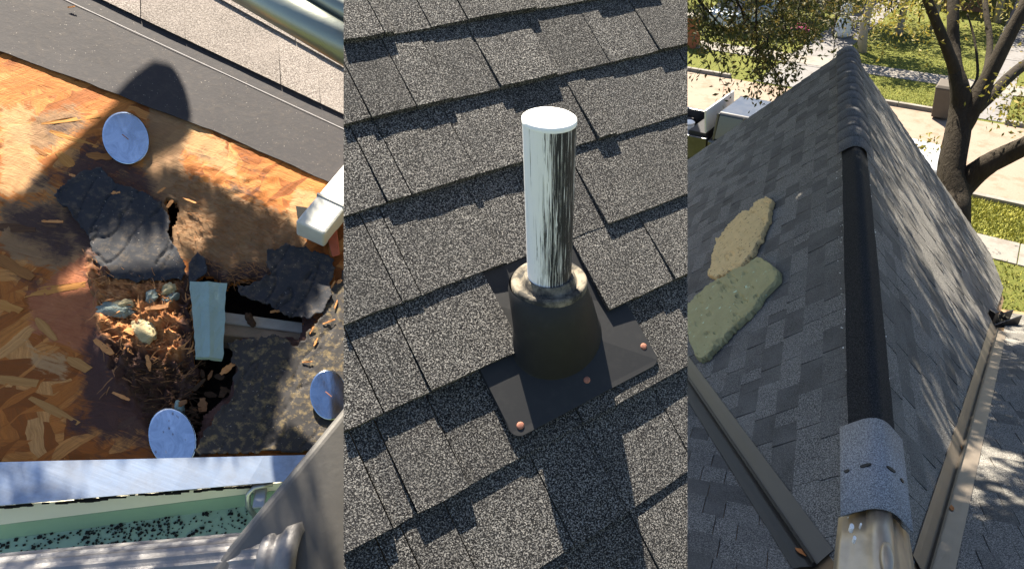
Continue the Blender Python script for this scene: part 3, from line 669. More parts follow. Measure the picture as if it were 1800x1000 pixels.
# drip edge, fascia, gutter, hanger
mz = M('weathered sky tinted zinc', .4, .85, .5); vz = mz.coord('Object', .12, (6, 120, 6)); nz1 = mz.noise(vz, 1, 5, .65); vb = mz.coord(); nz2 = mz.noise(vb, 9, 6, .7)
mz.col(mz.mix(mz.ramp(nz2, [(.42, 0), (.7, .8)]), mz.mix(nz1, (.27, .34, .46), (.45, .54, .68)), (.20, .20, .22))); mz.rgh(mz.mix(nz2, .28, .6)); mz.bump(nz1, .2, .001); MAT['zinc'] = mz.m  # blue of the sky's reflection mixed into the zinc colour
MAT['cream_fascia'] = simple('cream painted fascia', (.62, .60, .50), .6, 0, .08, 14); MAT['mint_gutter'] = simple('mint painted gutter', (.30, .42, .32), .5, 0, .12, 16); MAT['grime'] = simple('black grime', (.012, .012, .012), .9, 0, .4, 60)
def band(name, top, bot, mat, parent, th=.002, n=24, wav=.0006):
    """sheet between two lines of points ((x, y, depth height) at each end)"""
    V = []
    for j in range(n+1):
        t = j/n
        for (a, b) in (top, bot):
            p = S1.px(a[0], a[1], a[2]).lerp(S1.px(b[0], b[1], b[2]), t); V.append(p+S1.n*random.uniform(-wav, wav))
    o = mesh(name, V, [(2*j, 2*j+2, 2*j+3, 2*j+1)[::-1] for j in range(n)], mat, parent, False); s_ = o.modifiers.new('th', 'SOLIDIFY'); s_.thickness = th; s_.offset = 0; return o
X0_, X1_ = -90, 720
def ln2(xa, ya, xb, yb, x): return ya+(yb-ya)*(x-xa)/(xb-xa)
def ends(xa, ya, xb, yb, h): return ((X0_, ln2(xa, ya, xb, yb, X0_), h), (X1_, ln2(xa, ya, xb, yb, X1_), h))
L1_ = ends(0, 812, 513, 800, .019); L2_ = ends(0, 888, 470, 848, .0185); L3_ = ends(0, 889, 470, 849, -.012); L4_ = ends(0, 921, 455, 864, -.035)
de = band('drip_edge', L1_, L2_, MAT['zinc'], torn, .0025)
m_ = MB()
for k in (0, 1):
    pass
fz = band('fascia_strip', L3_, L4_, MAT['cream_fascia'], torn, .003)
gr_ = MB()
for k in range(150):
    x = random.uniform(0, 470); y = ln2(0, 890, 470, 850, x)+random.gauss(1.5, 1.2)
    if noise.noise(Vector((x*.02, 0, 0))) < -.1 and random.random() < .8: continue
    p = S1.px(x, y, -.0065); r = random.uniform(.0012, .003); gr_.box(p, S1.u*r*2.4, S1.v*r*.7, S1.n*r*.5)
o = gr_.make('edge_grime', MAT['grime'], torn); o['kind'] = 'stuff'
c = S1.px(302, 817, .017); nm = MB(); nm.add(ring(c, .0068, 14, S1.u, S1.v)+ring(c+S1.n*.002, .006, 14, S1.u, S1.v)+[c+S1.n*.0016], [(k, (k+1) % 14, 14+(k+1) % 14, 14+k) for k in range(14)]+[(14+k, 14+(k+1) % 14, 28) for k in range(14)]); nm.make('screw_head', MAT['rust'], torn)
gut = empty('roof_gutter', S1.px(200, 960, -.12), 'mint green gutter speckled with black granules below the metal roof edge', 'gutter')
G1 = ends(0, 922, 455, 865, -.040); G2 = ends(0, 948, 440, 888, -.085); G3 = ends(0, 1035, 440, 965, -.085); G4 = ends(0, 1060, 440, 1000, -.02)
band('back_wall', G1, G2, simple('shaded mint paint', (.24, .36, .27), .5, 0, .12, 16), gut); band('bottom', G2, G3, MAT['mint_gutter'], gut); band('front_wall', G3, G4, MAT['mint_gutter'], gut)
dots = MB()
for k in range(1100):
    x = random.uniform(-10, 450); t = min(1, abs(random.gauss(.0, .55))) if random.random() < .25 else random.random()
    t = 1-abs(random.gauss(0, .33)) if (x < 150 and random.random() < .6) else t
    if x > 300 and random.random() < .5: continue
    t = min(max(t, .02), .98); y = ln2(0, 948, 440, 888, x)*(1-t)+ln2(0, 1035, 440, 965, x)*t; p = S1.px(x, y, -.0825); r = random.choice((.0009, .0011, .0014, .0022))*random.uniform(.7, 1.2)
    a = random.random()*3; u_ = S1.u*math.cos(a)+S1.v*math.sin(a); dots.box(p, u_*r*1.2, S1.n.cross(u_)*r, S1.n*r*.6)
o = dots.make('shingle_granules', MAT['grime'], gut); o['kind'] = 'stuff'
MAT['steel'] = simple('galvanised steel', (.40, .41, .42), .35, .8, .2, 30, .1, .001)
hp = [S1.px(x, y, h) for x, y, h in ((447, 905, -.07), (436, 888, -.04), (436, 868, -.015), (447, 856, -.006), (462, 853, -.004), (480, 850, -.004))]
m_ = MB(); m_.tube(hp, .0052, 8); m_.make('hanger', MAT['steel'], gut, True); m_ = MB(); m_.box(S1.px(457, 876, -.03), S1.u*.011, S1.v*.02, S1.n*.008); m_.make('hanger_clip', MAT['steel'], gut, bevel=.003)
# white post lying at the right with a square end
MAT['old_white'] = simple('scuffed white paint', (.62, .61, .55), .55, 0, .2, 30, .2)
post = empty('white_post', S1.px(565, 390, .02), 'scuffed white square post resting on the roof at the edge of the view', 'post')
pa, pb_ = S1.px(545, 411, .045), S1.px(690, 232, .045); ln = (pb_-pa).normalized(); wd = S1.n.cross(ln)
m_ = MB(); m_.hexa([pa-wd*.036-S1.n*.034, pb_-wd*.036-S1.n*.034, pb_+wd*.036-S1.n*.034, pa+wd*.036-S1.n*.034, pa-wd*.036+S1.n*.026, pb_-wd*.036+S1.n*.026, pb_+wd*.036+S1.n*.026, pa+wd*.036+S1.n*.026]); m_.make('tube', MAT['old_white'], post, bevel=.006)
m_ = MB(); pc = pa+ln*.095; m_.hexa([pc-wd*.038-S1.n*.035, pc+ln*.006-wd*.038-S1.n*.035, pc+ln*.006+wd*.038-S1.n*.035, pc+wd*.038-S1.n*.035, pc-wd*.038+S1.n*.0285, pc+ln*.006-wd*.038+S1.n*.0285, pc+ln*.006+wd*.038+S1.n*.0285, pc+wd*.038+S1.n*.0285]); m_.make('joint_band', simple('grey joint', (.3, .3, .29), .5, .3), post)
MAT['brick_red'] = simple('red brick chunk', (.40, .10, .05), .9, 0, .3, 40, .4)
m_ = MB(); m_.hexa([S1.px(x, y, .006) for x, y in ((572, 405), (592, 400), (598, 448), (584, 452))]+[S1.px(x, y, .022) for x, y in ((572, 405), (592, 400), (598, 448), (584, 452))]); o = m_.make('brick_piece', MAT['brick_red'], None, bevel=.003); tag(o, 'broken red brick piece lying below the white post', 'brick')
m_ = MB(); m_.hexa([S1.px(x, y, .004) for x, y in ((520, 362), (545, 366), (542, 380), (523, 384))]+[S1.px(x, y, .0062) for x, y in ((520, 362), (545, 366), (542, 380), (523, 384))]); m_.make('dark_slot', MAT['grime'], torn)
# aluminium ladder across the bottom
MAT['ladder'] = simple('dirty aluminium', (.14, .133, .122), .5, .5, .25, 14, .2, .002, .5)
MAT['rung'] = simple('worn rung metal', (.20, .195, .195), .5, .5, .5, 30, .35, .002, .5)
lad = empty('ladder', at(560, 900, .98), 'dirty aluminium ladder rail and ribbed rung crossing the bottom corner', 'ladder')
ra, rb_ = at(780, 640, 1.16), at(440, 1090, .90); ln = (rb_-ra).normalized(); vw = (at(560, 900, 1)-CAM).normalized(); sd_ = ln.cross(vw).normalized(); up_l = sd_.cross(ln).normalized()
up_l = up_l if up_l.dot(vw) < 0 else -up_l
sd_ = sd_ if sd_.dot(W((1, 0, 0))) > 0 else -sd_
hwid = .088
m_ = MB(); m_.hexa([ra-sd_*hwid-up_l*.05, rb_-sd_*hwid-up_l*.05, rb_+sd_*hwid-up_l*.05, ra+sd_*hwid-up_l*.05, ra-sd_*hwid+up_l*.012, rb_-sd_*hwid+up_l*.012, rb_+sd_*hwid+up_l*.012, ra+sd_*hwid+up_l*.012]); m_.make('rail', MAT['ladder'], lad, bevel=.012, seg=4)
r0, r1 = at(-120, 1048, .86), at(500, 988, .955); ln = (r1-r0).normalized(); f1 = ln.orthogonal().normalized(); f2 = ln.cross(f1); m_ = MB(); V = []; n = 64; rr = .047
for p in (r0, r1):
    for k in range(n):
        a = 2*math.pi*k/n; q = rr*(1+(.035 if k % 3 == 0 else 0)); V.append(p+f1*q*math.cos(a)+f2*q*math.sin(a))
m_.add(V, [(k, (k+1) % n, n+(k+1) % n, n+k) for k in range(n)]+[tuple(range(n)), tuple(range(n, 2*n))[::-1]]); m_.make('rung', MAT['rung'], lad)
m_ = MB(); V = []; pr = [(-.02, rr*1.0), (-.016, rr*1.12), (-.004, rr*1.14), (.0, rr*1.06), (.006, rr*1.08), (.012, rr*1.22), (.03, rr*1.28), (.035, rr*1.0)]
for h, q in pr: V += [r1+ln*(h-.005)+f1*q*math.cos(2*math.pi*k/40)+f2*q*math.sin(2*math.pi*k/40) for k in range(40)]
m_.add(V, [(i*40+k, i*40+(k+1) % 40, (i+1)*40+(k+1) % 40, (i+1)*40+k) for i in range(len(pr)-1) for k in range(40)]); m_.make('rung_collar', MAT['rung'], lad, True)
# blurred rail close above the top corner
MAT['rail_green'] = simple('grey green rail', (.30, .32, .27), .35, .7, .15, 8)
ra, rb_ = at(340, -96, 1.32), at(740, 140, 1.32); ln = (rb_-ra).normalized(); vw = ((ra+rb_)*.5-CAM).normalized(); s2_ = ln.cross(vw).normalized(); u2_ = s2_.cross(ln)
s2_ = s2_ if s2_.dot(W((0, 1, 0))) > 0 else -s2_; u2_ = u2_ if u2_.dot(vw) < 0 else -u2_
br = empty('brace_rail', (ra+rb_)*.5, 'grey green metal rail crossing the top corner above the pale shingles', 'rail')
m_ = MB(); m_.tube([ra-s2_*.018, rb_-s2_*.018], .042, 20); m_.make('tube', MAT['rail_green'], br, True)
m_ = MB(); m_.tube([ra+s2_*.044-u2_*.01, rb_+s2_*.044-u2_*.01], .025, 16); m_.make('upper_lip', MAT['rail_green'], br, True)

# ================================================================== RIGHT: gable roof running away to the street
H0 = 2.2; PSI = .231; X0 = .557; PL, PR, MAIN = .707, .839, .421; T0, T1 = .908, 8.53
dR = Vector((math.sin(PSI), math.cos(PSI), 0)); eR = Vector((math.cos(PSI), -math.sin(PSI), 0))
oR = Vector((X0, 0, EYE-H0)); UP = Vector((0, 0, 1))
# each slope: u runs along the ridge, v runs UP the slope, b = distance below the ridge is -v
def slope(side, pitch):
    down = eR*side*math.cos(pitch)-UP*math.sin(pitch)
    n = eR*side*math.sin(pitch)+UP*math.cos(pitch)
    return Plane(oR, dR, -down, n)
SL, SR = slope(-1, PL), slope(1, PR)
# main roof: through the valley apex, falling along dR
mdown = (dR-UP*MAIN).normalized(); mn = (dR*MAIN+UP).normalized()
SM = Plane(oR+dR*T0, eR, -mdown, mn)
def val_t(side, pitch, b):  # where the valley crosses the course at slope distance b
    return T0+b*math.sin(pitch)/MAIN
EX = .143
gable = empty('gable_roof', oR+dR*6-UP*.2, 'grey shingled gable roof running away from the viewer to a peak above the street', 'roof')
main = empty('main_roof', oR+dR*1.5-UP*.6, 'shaded lower roof slope in front of the two valleys at the bottom of the gable', 'roof')
pieces = []   # (screen size, slope, args)
def screen(p):
    q = p-CAM; d_ = q.y*CP-q.z*SP
    if d_ < .1: return None
    return P_X+F_PX*q.x/d_, 500-F_PX*(q.y*SP+q.z*CP)/d_, d_
def collect(pl, bmax, tmin, tmax, owner, start=0.0):
    nrow = int(bmax/EX)+1
    for r in range(nrow):
        b0 = -(r+1)*EX+start; b1 = b0+EX
        lo, hi = tmin(-b0), tmax(-b0)
        u = lo-random.uniform(0, .2)
        last = 0
        while u < hi:
            wd = random.choice([.10, .13, .16, .2, .24, .28])*random.uniform(.9, 1.1)
            a, b = max(u, lo), min(u+wd, hi)
            T = random.choice([t for t in (.004, .0055, .0085, .0105) if t != last]); last = T
            if b-a > .02:
                c = pl.P((a+b)/2, (b0+b1)/2); s_ = screen(c)
                if s_ and 1150 < s_[0] < 1880 and -80 < s_[1] < 1120:
                    pieces.append((1/s_[2], pl, a, b, b0, b1, T, owner))
            u += wd
VG = .085   # metal shows this far either side of the valley
collect(SL, 3.6, lambda b: T0+(b-EX)*math.sin(PL)/MAIN, lambda b: T1, gable)
collect(SR, 3.6, lambda b: T0+(b-EX)*math.sin(PR)/MAIN, lambda b: T1, gable)
# main roof: u along eR; outside of the valley lines
mc = math.cos(math.atan(MAIN))
def mleft(b):   # b = slope distance below apex on the main roof
    drop = b*math.sin(math.atan(MAIN)); return drop/math.tan(PL)
def mright(b):
    drop = b*math.sin(math.atan(MAIN)); return drop/math.tan(PR)
collect(SM, 4.2, lambda b: -3.6, lambda b: -mleft(max(b-EX, 0))+.0, main)
collect(SM, 6.0, lambda b: mright(max(b-EX, 0)), lambda b: 5.5, main)
def vplane(side, pit, pl):
    ln = (dR*(math.sin(pit)/MAIN)+eR*side*math.cos(pit)-UP*math.sin(pit)).normalized()
    t_ = ln.cross(pl.n).normalized()
    want = dR if pl is not SM else -dR
    return t_ if t_.dot(want) > 0 else -t_
VP_ = {id(SL): [(vplane(-1, PL, SL), .078)], id(SR): [(vplane(1, PR, SR), .078)], id(SM): [(vplane(-1, PL, SM), .072), (vplane(1, PR, SM), .072)]}
APEX = oR+dR*T0
def clip_valley(v_, f_, pl):
    vs = [Vector(x) for x in v_]
    for i, (n, o_) in enumerate(VP_[id(pl)]):
        if pl is SM and ((sum(vs, Vector())/max(1, len(vs))-APEX).dot(eR) > 0) != (i == 1): continue
        ds = [(x-APEX).dot(n)-o_ for x in vs]
        if min(ds) >= 0: continue
        if max(ds) <= .004: return [], []
        bm = bmesh.new(); bv = [bm.verts.new(x) for x in vs]
        for f in f_: bm.faces.new([bv[k] for k in f])
        bmesh.ops.bisect_plane(bm, geom=bm.verts[:]+bm.edges[:]+bm.faces[:], plane_co=APEX+n*o_, plane_no=n, clear_inner=True)
        ed = [e for e in bm.edges if e.is_boundary]
        if ed: bmesh.ops.holes_fill(bm, edges=ed)
        bmesh.ops.recalc_face_normals(bm, faces=bm.faces[:]); bm.verts.index_update()
        vs = [x.co.copy() for x in bm.verts]; f_ = [tuple(x.index for x in f.verts) for f in bm.faces]; bm.free()
        if len(f_) < 4: return [], []
    return vs, f_
pieces.sort(key=lambda p: -p[0])
cnt = {gable: 0, main: 0}; rest = {gable: MB(), main: MB()}
for (_, pl, a, b, b0, b1, T, ow) in pieces:
    v_, f_ = tab(pl, a, b, b0, b1, T, seg=2, jit=.002, gap=.0035, top_over=.002 if b1 > -.01 else .02)
    v_, f_ = clip_valley(v_, f_, pl)
    if not f_: continue
    if cnt[ow] < 298:
        cnt[ow] += 1; mesh('shingle', v_, f_, MAT['ridge_shingle'], ow)
    else: rest[ow].add(v_, f_)
for ow in (gable, main):
    if rest[ow].v: tag(rest[ow].make('shingle_field', MAT['ridge_shingle'], ow), kind='stuff')
# decks, rake boards and the walls below
def slab(pl, uv4, th, name, mat, owner, top=-.006):
    m_ = MB(); m_.hexa([pl.P(a, b, top-th) for a, b in uv4]+[pl.P(a, b, top) for a, b in uv4]); return m_.make(name, mat, owner)
MAT['fascia'] = simple('brown painted fascia', (.09, .075, .06), .6)
MAT['house_wall'] = simple('tan brick wall', (.30, .20, .14), .9, 0, .3, 20)
for pl, pit, sd in ((SL, PL, -1), (SR, PR, 1)):
    bm_ = 3.55
    slab(pl, [(T0+bm_*math.sin(pit)/MAIN, -bm_), (T1-.01, -bm_), (T1-.01, 0), (T0, 0)], .05, 'roof_deck', MAT['deck_wood'], gable)
    slab(pl, [(T1-.008, -bm_), (T1+.014, -bm_), (T1+.014, 0), (T1-.008, 0)], .14, 'rake_board', MAT['fascia'], gable, -.002)
slab(SM, [(-4, -6.2), (0, -6.2), (0, 0), (-4, 0)], .05, 'roof_deck', MAT['deck_wood'], main)
slab(SM, [(.004, -6.2), (6, -6.2), (6, 0), (.004, 0)], .05, 'roof_deck', MAT['deck_wood'], main)
# ridge: caps at the far end, bare black strip, one loose cap near the valley
def capmesh(t0, t1, w0, lift0, lift1, n=13, rad=.05, sag=0.0, th=.006):
    """shingle bent over the ridge from t0 (upper end) to t1 (butt, near the viewer)"""
    vs_ = []
    for (t, lift) in ((t0, lift0), ((t0*.5+t1*.5), lift0*.4+lift1*.6), (t1, lift1)):
        for i in range(n):
            s_ = -1+2*i/(n-1); d_ = s_*w0
            pit = PL if d_ < 0 else PR
            ad = abs(d_)
            # rounded top: blend
            g_ = min(ad, rad); ee = rad/pit*math.sin(pit*g_/rad)+max(0, ad-rad)*math.cos(pit); zz = -rad/pit*(1-math.cos(pit*g_/rad))-max(0, ad-rad)*math.sin(pit)-.018
            p = oR+dR*t+eR*(ee*(1 if d_ > 0 else -1))+UP*(zz+lift+.034+random.uniform(-.0006, .0006))
            vs_.append(p)
    fs = []
    for j in range(2):
        for i in range(n-1): fs.append((j*n+i, j*n+i+1, (j+1)*n+i+1, (j+1)*n+i))
    k = len(vs_); vs_ += [p-UP*th for p in vs_]
    fs2 = [tuple(k+i for i in f)[::-1] for f in fs]
    rim = []
    for i in range(n-1): rim += [(i+1, i, k+i, k+i+1), (2*n+i, 2*n+i+1, k+2*n+i+1, k+2*n+i)]
    for j in range(2): rim += [(j*n, (j+1)*n, k+(j+1)*n, k+j*n), ((j+1)*n+n-1, j*n+n-1, k+j*n+n-1, k+(j+1)*n+n-1)]
    return vs_, fs+fs2+rim
def ridge_t(y):   # ridge parameter seen at image row y
    lo, hi = .9, 9.0
    for _ in range(40):
        m_ = (lo+hi)/2
        if screen(oR+dR*m_)[1] > y: lo = m_
        else: hi = m_
    return lo
MAT['cap'] = granule('ridge cap granules', (.035, .037, .04), (.10, .10, .105), (.2, .2, .195), 230, .7, .003, 5)
MAT['black_strip'] = granule('bare black asphalt strip', (.006, .006, .007), (.015, .0155, .017), (.05, .05, .05), 230, .5, .003, 6)
tn = ridge_t(262); t = tn; ncap = 13; step = (T1-tn)/ncap
for i in range(ncap):
    a, b = tn+step*(i+1)+.12, tn+step*i
    v_, f_ = capmesh(min(a, T1+.03), b, .185+random.uniform(-.006, .006), .006, .015, rad=.09)
    mesh('ridge_cap', v_, f_, MAT['cap'], gable, True)
v_, f_ = capmesh(tn+.3, ridge_t(752), .120, .004, .004, rad=.07)
# finer along its length
def longstrip(ta, tb, w0, nseg=24):
    V, Fc = [], []
    n = 17
    for j in range(nseg+1):
        v1_, _ = capmesh(ta+(tb-ta)*j/nseg, ta+(tb-ta)*j/nseg-.01, w0+random.uniform(-.003, .003), .002, .002, n=n, rad=.04)
        V += v1_[:n]
    for j in range(nseg):
        for i in range(n-1): Fc.append((j*n+i, j*n+i+1, (j+1)*n+i+1, (j+1)*n+i))
    return V, Fc
V, Fc = longstrip(tn+.3, ridge_t(752), .142)
mesh('bare_ridge_strip', V, Fc, MAT['black_strip'], gable, True)
MAT['new_cap'] = granule('blue grey cap granules', (.09, .096, .105), (.21, .215, .23), (.38, .39, .40), 260, .6, .003, 7, .0)
v_, f_ = capmesh(ridge_t(742), ridge_t(902), .182, .012, .017, rad=.07, th=.008)
lc = mesh('loose_cap', v_, f_, MAT['new_cap'], gable, True); tag(lc, 'pale blue grey cap shingle with a row of dark glue strips')
MAT['glue'] = simple('black glue strip', (.008, .008, .009), .5, 0, .2, 40)
tg = ridge_t(826)
for s_ in (-.92, -.38, .30, .80):
    d_ = s_*.165; pit = PL if d_ < 0 else PR; ad = abs(d_); rad = .07; f = min(1, ad/rad); g_ = min(ad, rad); ee = rad/pit*math.sin(pit*g_/rad)+max(0, ad-rad)*math.cos(pit); zz = -rad/pit*(1-math.cos(pit*g_/rad))-max(0, ad-rad)*math.sin(pit)+.016
    p = oR+dR*tg+eR*math.copysign(ee, d_)+UP*(zz+.0185)
    tx = (eR*math.cos(pit*f)-UP*math.copysign(math.sin(pit*f), d_)).normalized(); nn = dR.cross(tx)*-1
    m_ = MB(); hw = .026 if abs(s_) < .7 else .014
    m_.prism([p+tx*hw*math.cos(a)+dR*.008*math.sin(a)-nn*.004 for a in np.linspace(0, 2*math.pi, 11)[:-1]],
             [p+tx*hw*math.cos(a)+dR*.008*math.sin(a)+nn*.002 for a in np.linspace(0, 2*math.pi, 11)[:-1]])
    m_.make('glue_strip', MAT['glue'], lc)
# white chips and nail heads along the strip
MAT['chip'] = simple('white chip', (.75, .74, .70), .8, 0, .1, 50, 0)
m_ = MB()
for i in range(64):
    side = random.choice((-1, -1, 1)); pl = SL if side < 0 else SR
    t = random.uniform(ridge_t(980), tn) if i < 70 else random.uniform(1.2, 3)
    p = pl.P(t, -(.155+random.gauss(0, .012) if i < 66 else random.uniform(.05, .4)), .013)
    r = random.uniform(.0014, .0034); m_.box(p, pl.u*r*random.uniform(.8, 1.8), pl.v*r, pl.n*r*.6)
tag(m_.make('paint_chips', MAT['chip'], gable), kind='stuff')
# valley metal: two flanges and a raised rib each, and the saddle where they meet
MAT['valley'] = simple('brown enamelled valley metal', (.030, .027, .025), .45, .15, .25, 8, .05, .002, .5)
MAT['valley_lit'] = simple('valley metal painted sunlit', (.15, .125, .10), .42, .35, .25, 8, .05, .002, .5)  # same brown metal as the left valley, colour lightened for its sunlit sheen
def vpt(side, pit, b, off, h):  # point on the valley at slope distance b; off>0 onto gable slope, off<0 onto main roof
    P0 = oR+dR*(T0+b*math.sin(pit)/MAIN)+eR*side*b*math.cos(pit)-UP*b*math.sin(pit)
    ln = ((oR+dR*(T0+1*math.sin(pit)/MAIN)+eR*side*math.cos(pit)-UP*math.sin(pit))-(oR+dR*T0)).normalized()
    pl = SL if side < 0 else SR
    if off >= 0: t_ = ln.cross(pl.n).normalized(); t_ = t_ if t_.dot(dR) > 0 else -t_; return P0+t_*off+pl.n*h
    t_ = ln.cross(SM.n).normalized(); t_ = t_ if t_.dot(dR) < 0 else -t_; return P0+t_*(-off)+SM.n*h
for side, pit, mat, bmax, b00 in ((-1, PL, MAT['valley'], 3.3, .30), (1, PR, MAT['valley_lit'], 2.62, .30)):
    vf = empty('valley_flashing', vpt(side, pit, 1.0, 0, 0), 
               'dark brown metal valley running down the shaded side under the foam' if side < 0 else 'metal valley coloured lighter as if sunlit, running up past the sunlit shingles to the far eave', 'flashing')
    nb = 14; bs = np.linspace(b00, bmax, nb)
    for nm, offs in (('upper_flange', [(.012, .012), (.075, .012), (.105, .010)]), ('lower_flange', [(-.012, .012), (-.07, .012), (-.10, .010)])):
        V, Fc = [], []
        for b in bs:
            for o_, h in offs: V.append(vpt(side, pit, b, o_, h+random.uniform(-.0012, .0012)))
            for o_, h in offs: V.append(vpt(side, pit, b, o_, h-.002))
        for j in range(nb-1):
            for i in range(2):
                a = j*6+i; Fc.append((a, a+1, a+7, a+6)); Fc.append((a+4, a+3, a+9, a+10))
            Fc += [(j*6, j*6+6, j*6+9, j*6+3), (j*6+2, j*6+5, j*6+11, j*6+8)]
        Fc += [(0, 3, 4, 1), (1, 4, 5, 2)]
        mesh(nm, V, Fc, mat, vf)
    V, Fc = [], []
    for b in bs:
        c = vpt(side, pit, b, 0, 0)
        wv = (vpt(side, pit, b, .014, 0)-vpt(side, pit, b, -.014, 0))*.5
        nn = (SM.n+(SL if side < 0 else SR).n).normalized()
        V += [c-wv+nn*.008, c-wv*.35+nn*.034, c+wv*.35+nn*.034, c+wv+nn*.008]
    for j in range(nb-1):
        for i in range(3): Fc.append((j*4+i, j*4+i+1, j*4+5+i, j*4+4+i))
    Fc.append((0, 1, 2, 3))
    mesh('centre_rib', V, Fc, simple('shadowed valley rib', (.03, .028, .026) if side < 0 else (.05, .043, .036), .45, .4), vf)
# saddle at the apex
MAT['saddle'] = simple('dull galvanised saddle', (.33, .28, .22), .42, .55, .3, 14, .1, .003, .5)
sd = empty('saddle_flashing', oR+dR*1.1-UP*.02, 'bent bare metal saddle capping the point where both valleys meet', 'flashing')
V, Fc = [], []
ts = np.linspace(.62, ridge_t(895), 8); nn_ = 17
for j, t in enumerate(ts):
    for i in range(nn_):
        s_ = -1+2*i/(nn_-1); wd = .30-.10*j/7
        d_ = s_*wd; pit = PL if d_ < 0 else PR; ad = abs(d_); f = min(1, ad/.07)
        V.append(oR+dR*t+eR*(math.copysign(ad*math.cos(pit*(.2+.8*f)), d_))+UP*(-ad*math.sin(pit*(.15+.85*f))+.022+.004*math.sin(i*2.1+j)))
for j in range(len(ts)-1):
    for i in range(nn_-1): Fc.append((j*nn_+i, j*nn_+i+1, (j+1)*nn_+i+1, (j+1)*nn_+i))
o_ = mesh('bent_sheet', V, Fc, MAT['saddle'], sd, True); o_.modifiers.new('s', 'SOLIDIFY').thickness = .003
# pressed knob in the saddle
kp = oR+dR*ridge_t(990)+UP*.03; km = MB()
V = []; 
for j, (r, h) in enumerate(((.034, -.01), (.033, .006), (.026, .016), (.012, .021))):
    V += [kp+eR*r*.8*math.cos(a)+dR*r*2.1*math.sin(a)+UP*h for a in np.linspace(0, 2*math.pi, 17)[:-1]]
km.add(V, [(j*16+k, j*16+(k+1) % 16, (j+1)*16+(k+1) % 16, (j+1)*16+k) for j in range(3) for k in range(16)]+[tuple(range(48, 64))])
km.make('pressed_dimple', MAT['saddle'], sd, True)
for (x, y, r) in ((1497, 926, .009), (1502, 946, .0065), (1513, 922, .004)):
    m_ = MB()
    # paint blobs sit on the sheet
    t = ridge_t(y-8); p = at(x, y, screen(oR+dR*t)[2]-.015); m_.prism([p+eR*r*math.cos(a)+dR*r*1.5*math.sin(a)-UP*.02 for a in np.linspace(0, 6.28, 10)[:-1]], [p+eR*r*math.cos(a)+dR*r*1.5*math.sin(a)+UP*.006 for a in np.linspace(0, 6.28, 10)[:-1]])
    m_.make('paint_drip', MAT['chip'], sd)
# dry leaves lying on the metal
MAT['dry_leaf'] = simple('dry orange leaf', (.42, .16, .05), .8, 0, .4, 40, .3)
def leaf_thing(p, n, L, ang, label):
    a = Vector((math.cos(ang), math.sin(ang), 0)); a = (a-n*a.dot(n)).normalized(); b = n.cross(a)
    pts = [(-1, 0, .1), (-.5, .35, .12), (0, .45, .22), (.5, .3, .16), (1, 0, .3), (.5, -.3, .2), (0, -.45, .25), (-.5, -.35, .15)]
    V = [p+a*x*L+b*y*L+n*(h*L*.7) for x, y, h in pts]+[p+n*L*.05]
    o = mesh('dry_leaf', V, [(i, (i+1) % 8, 8) for i in range(8)], MAT['dry_leaf']); o.modifiers.new('s', 'SOLIDIFY').thickness = .0012
    tag(o, label, 'leaf', 'dry leaves caught on the valley metal')
def on_valley(y, side, pit, off):
    lo, hi = .05, 3.5
    for _ in range(40):
        m2 = (lo+hi)/2
        if screen(vpt(side, pit, m2, off, .014))[1] > y: lo = m2
        else: hi = m2
    return vpt(side, pit, lo, off, .014)
leaf_thing(on_valley(787, 1, PR, .02), SR.n, .022, 2.0, 'small orange leaf halfway up the right valley metal')
leaf_thing(on_valley(893, 1, PR, -.03), SM.n, .026, 1.2, 'orange curled leaf low on the right valley beside the shaded shingles')
leaf_thing(on_valley(972, -1, PL, -.02), SM.n, .04, -.9, 'large broken orange leaf at the bottom of the dark valley')
# foam pieces
def blob_slab(name, label, poly, pl, th, mat, rough_amt, seed, cat='foam piece', tilt=None, n=78):
    """a thick ragged slab: outline in pixels, laid on a plane"""
    P_ = np.array(poly, float); x0, y0 = P_.min(0)-6; x1, y1 = P_.max(0)+6
    nx = n; ny = max(8, int(n*(y1-y0)/(x1-x0)))
    X, Y = np.meshgrid(np.linspace(x0, x1, nx), np.linspace(y0, y1, ny))
    d_ = pdist(X, Y, poly)+fbm(X, Y, 16, 4, seed, .7)*rough_amt*1.6
    ins = d_ > 0
    hgt = th*(np.clip(d_/2.4, 0, 1)**.7)*(1+.16*fbm(X, Y, 40, 3, seed+3))+th*.10*fbm(X, Y, 8, 4, seed+5, .7)-th*.38*np.clip(fbm(X+.5*Y, Y*1.6, 13, 4, seed+7)-.30, 0, .3)/.3
    idx = -np.ones(X.shape, int); V = []; hs_ = []
    for j in range(ny):
        for i in range(nx):
            if ins[j, i]: idx[j, i] = len(V); V.append(pl.px(X[j, i], Y[j, i], .012)+pl.n*max(.004, hgt[j, i]))
    Fc = []
    for j in range(ny-1):
        for i in range(nx-1):
            q = [idx[j, i], idx[j+1, i], idx[j+1, i+1], idx[j, i+1]]
            if min(q) >= 0: Fc.append(q)
            elif sum(k >= 0 for k in q) == 3: Fc.append([k for k in q if k >= 0])
    # skirt down to the plane
    ec = {}
    for f in Fc:
        for a, b in zip(f, f[1:]+f[:1]): ec[(a, b)] = 1
    base = {}
    def bv(a):
        if a not in base:
            p = V[a]; base[a] = len(V); V.append(p-pl.n*((p-pl.o).dot(pl.n)-.009))
        return base[a]
    for (a, b) in list(ec):
        if (b, a) not in ec: Fc.append([b, a, bv(a), bv(b)])
    o = mesh(name, V, Fc, mat, None, False); tag(o, label, cat); return o
mf = M('tan crumbly foam', .95, 0, .1); v = mf.coord(); n0 = mf.noise(v, 14, 6, .65)
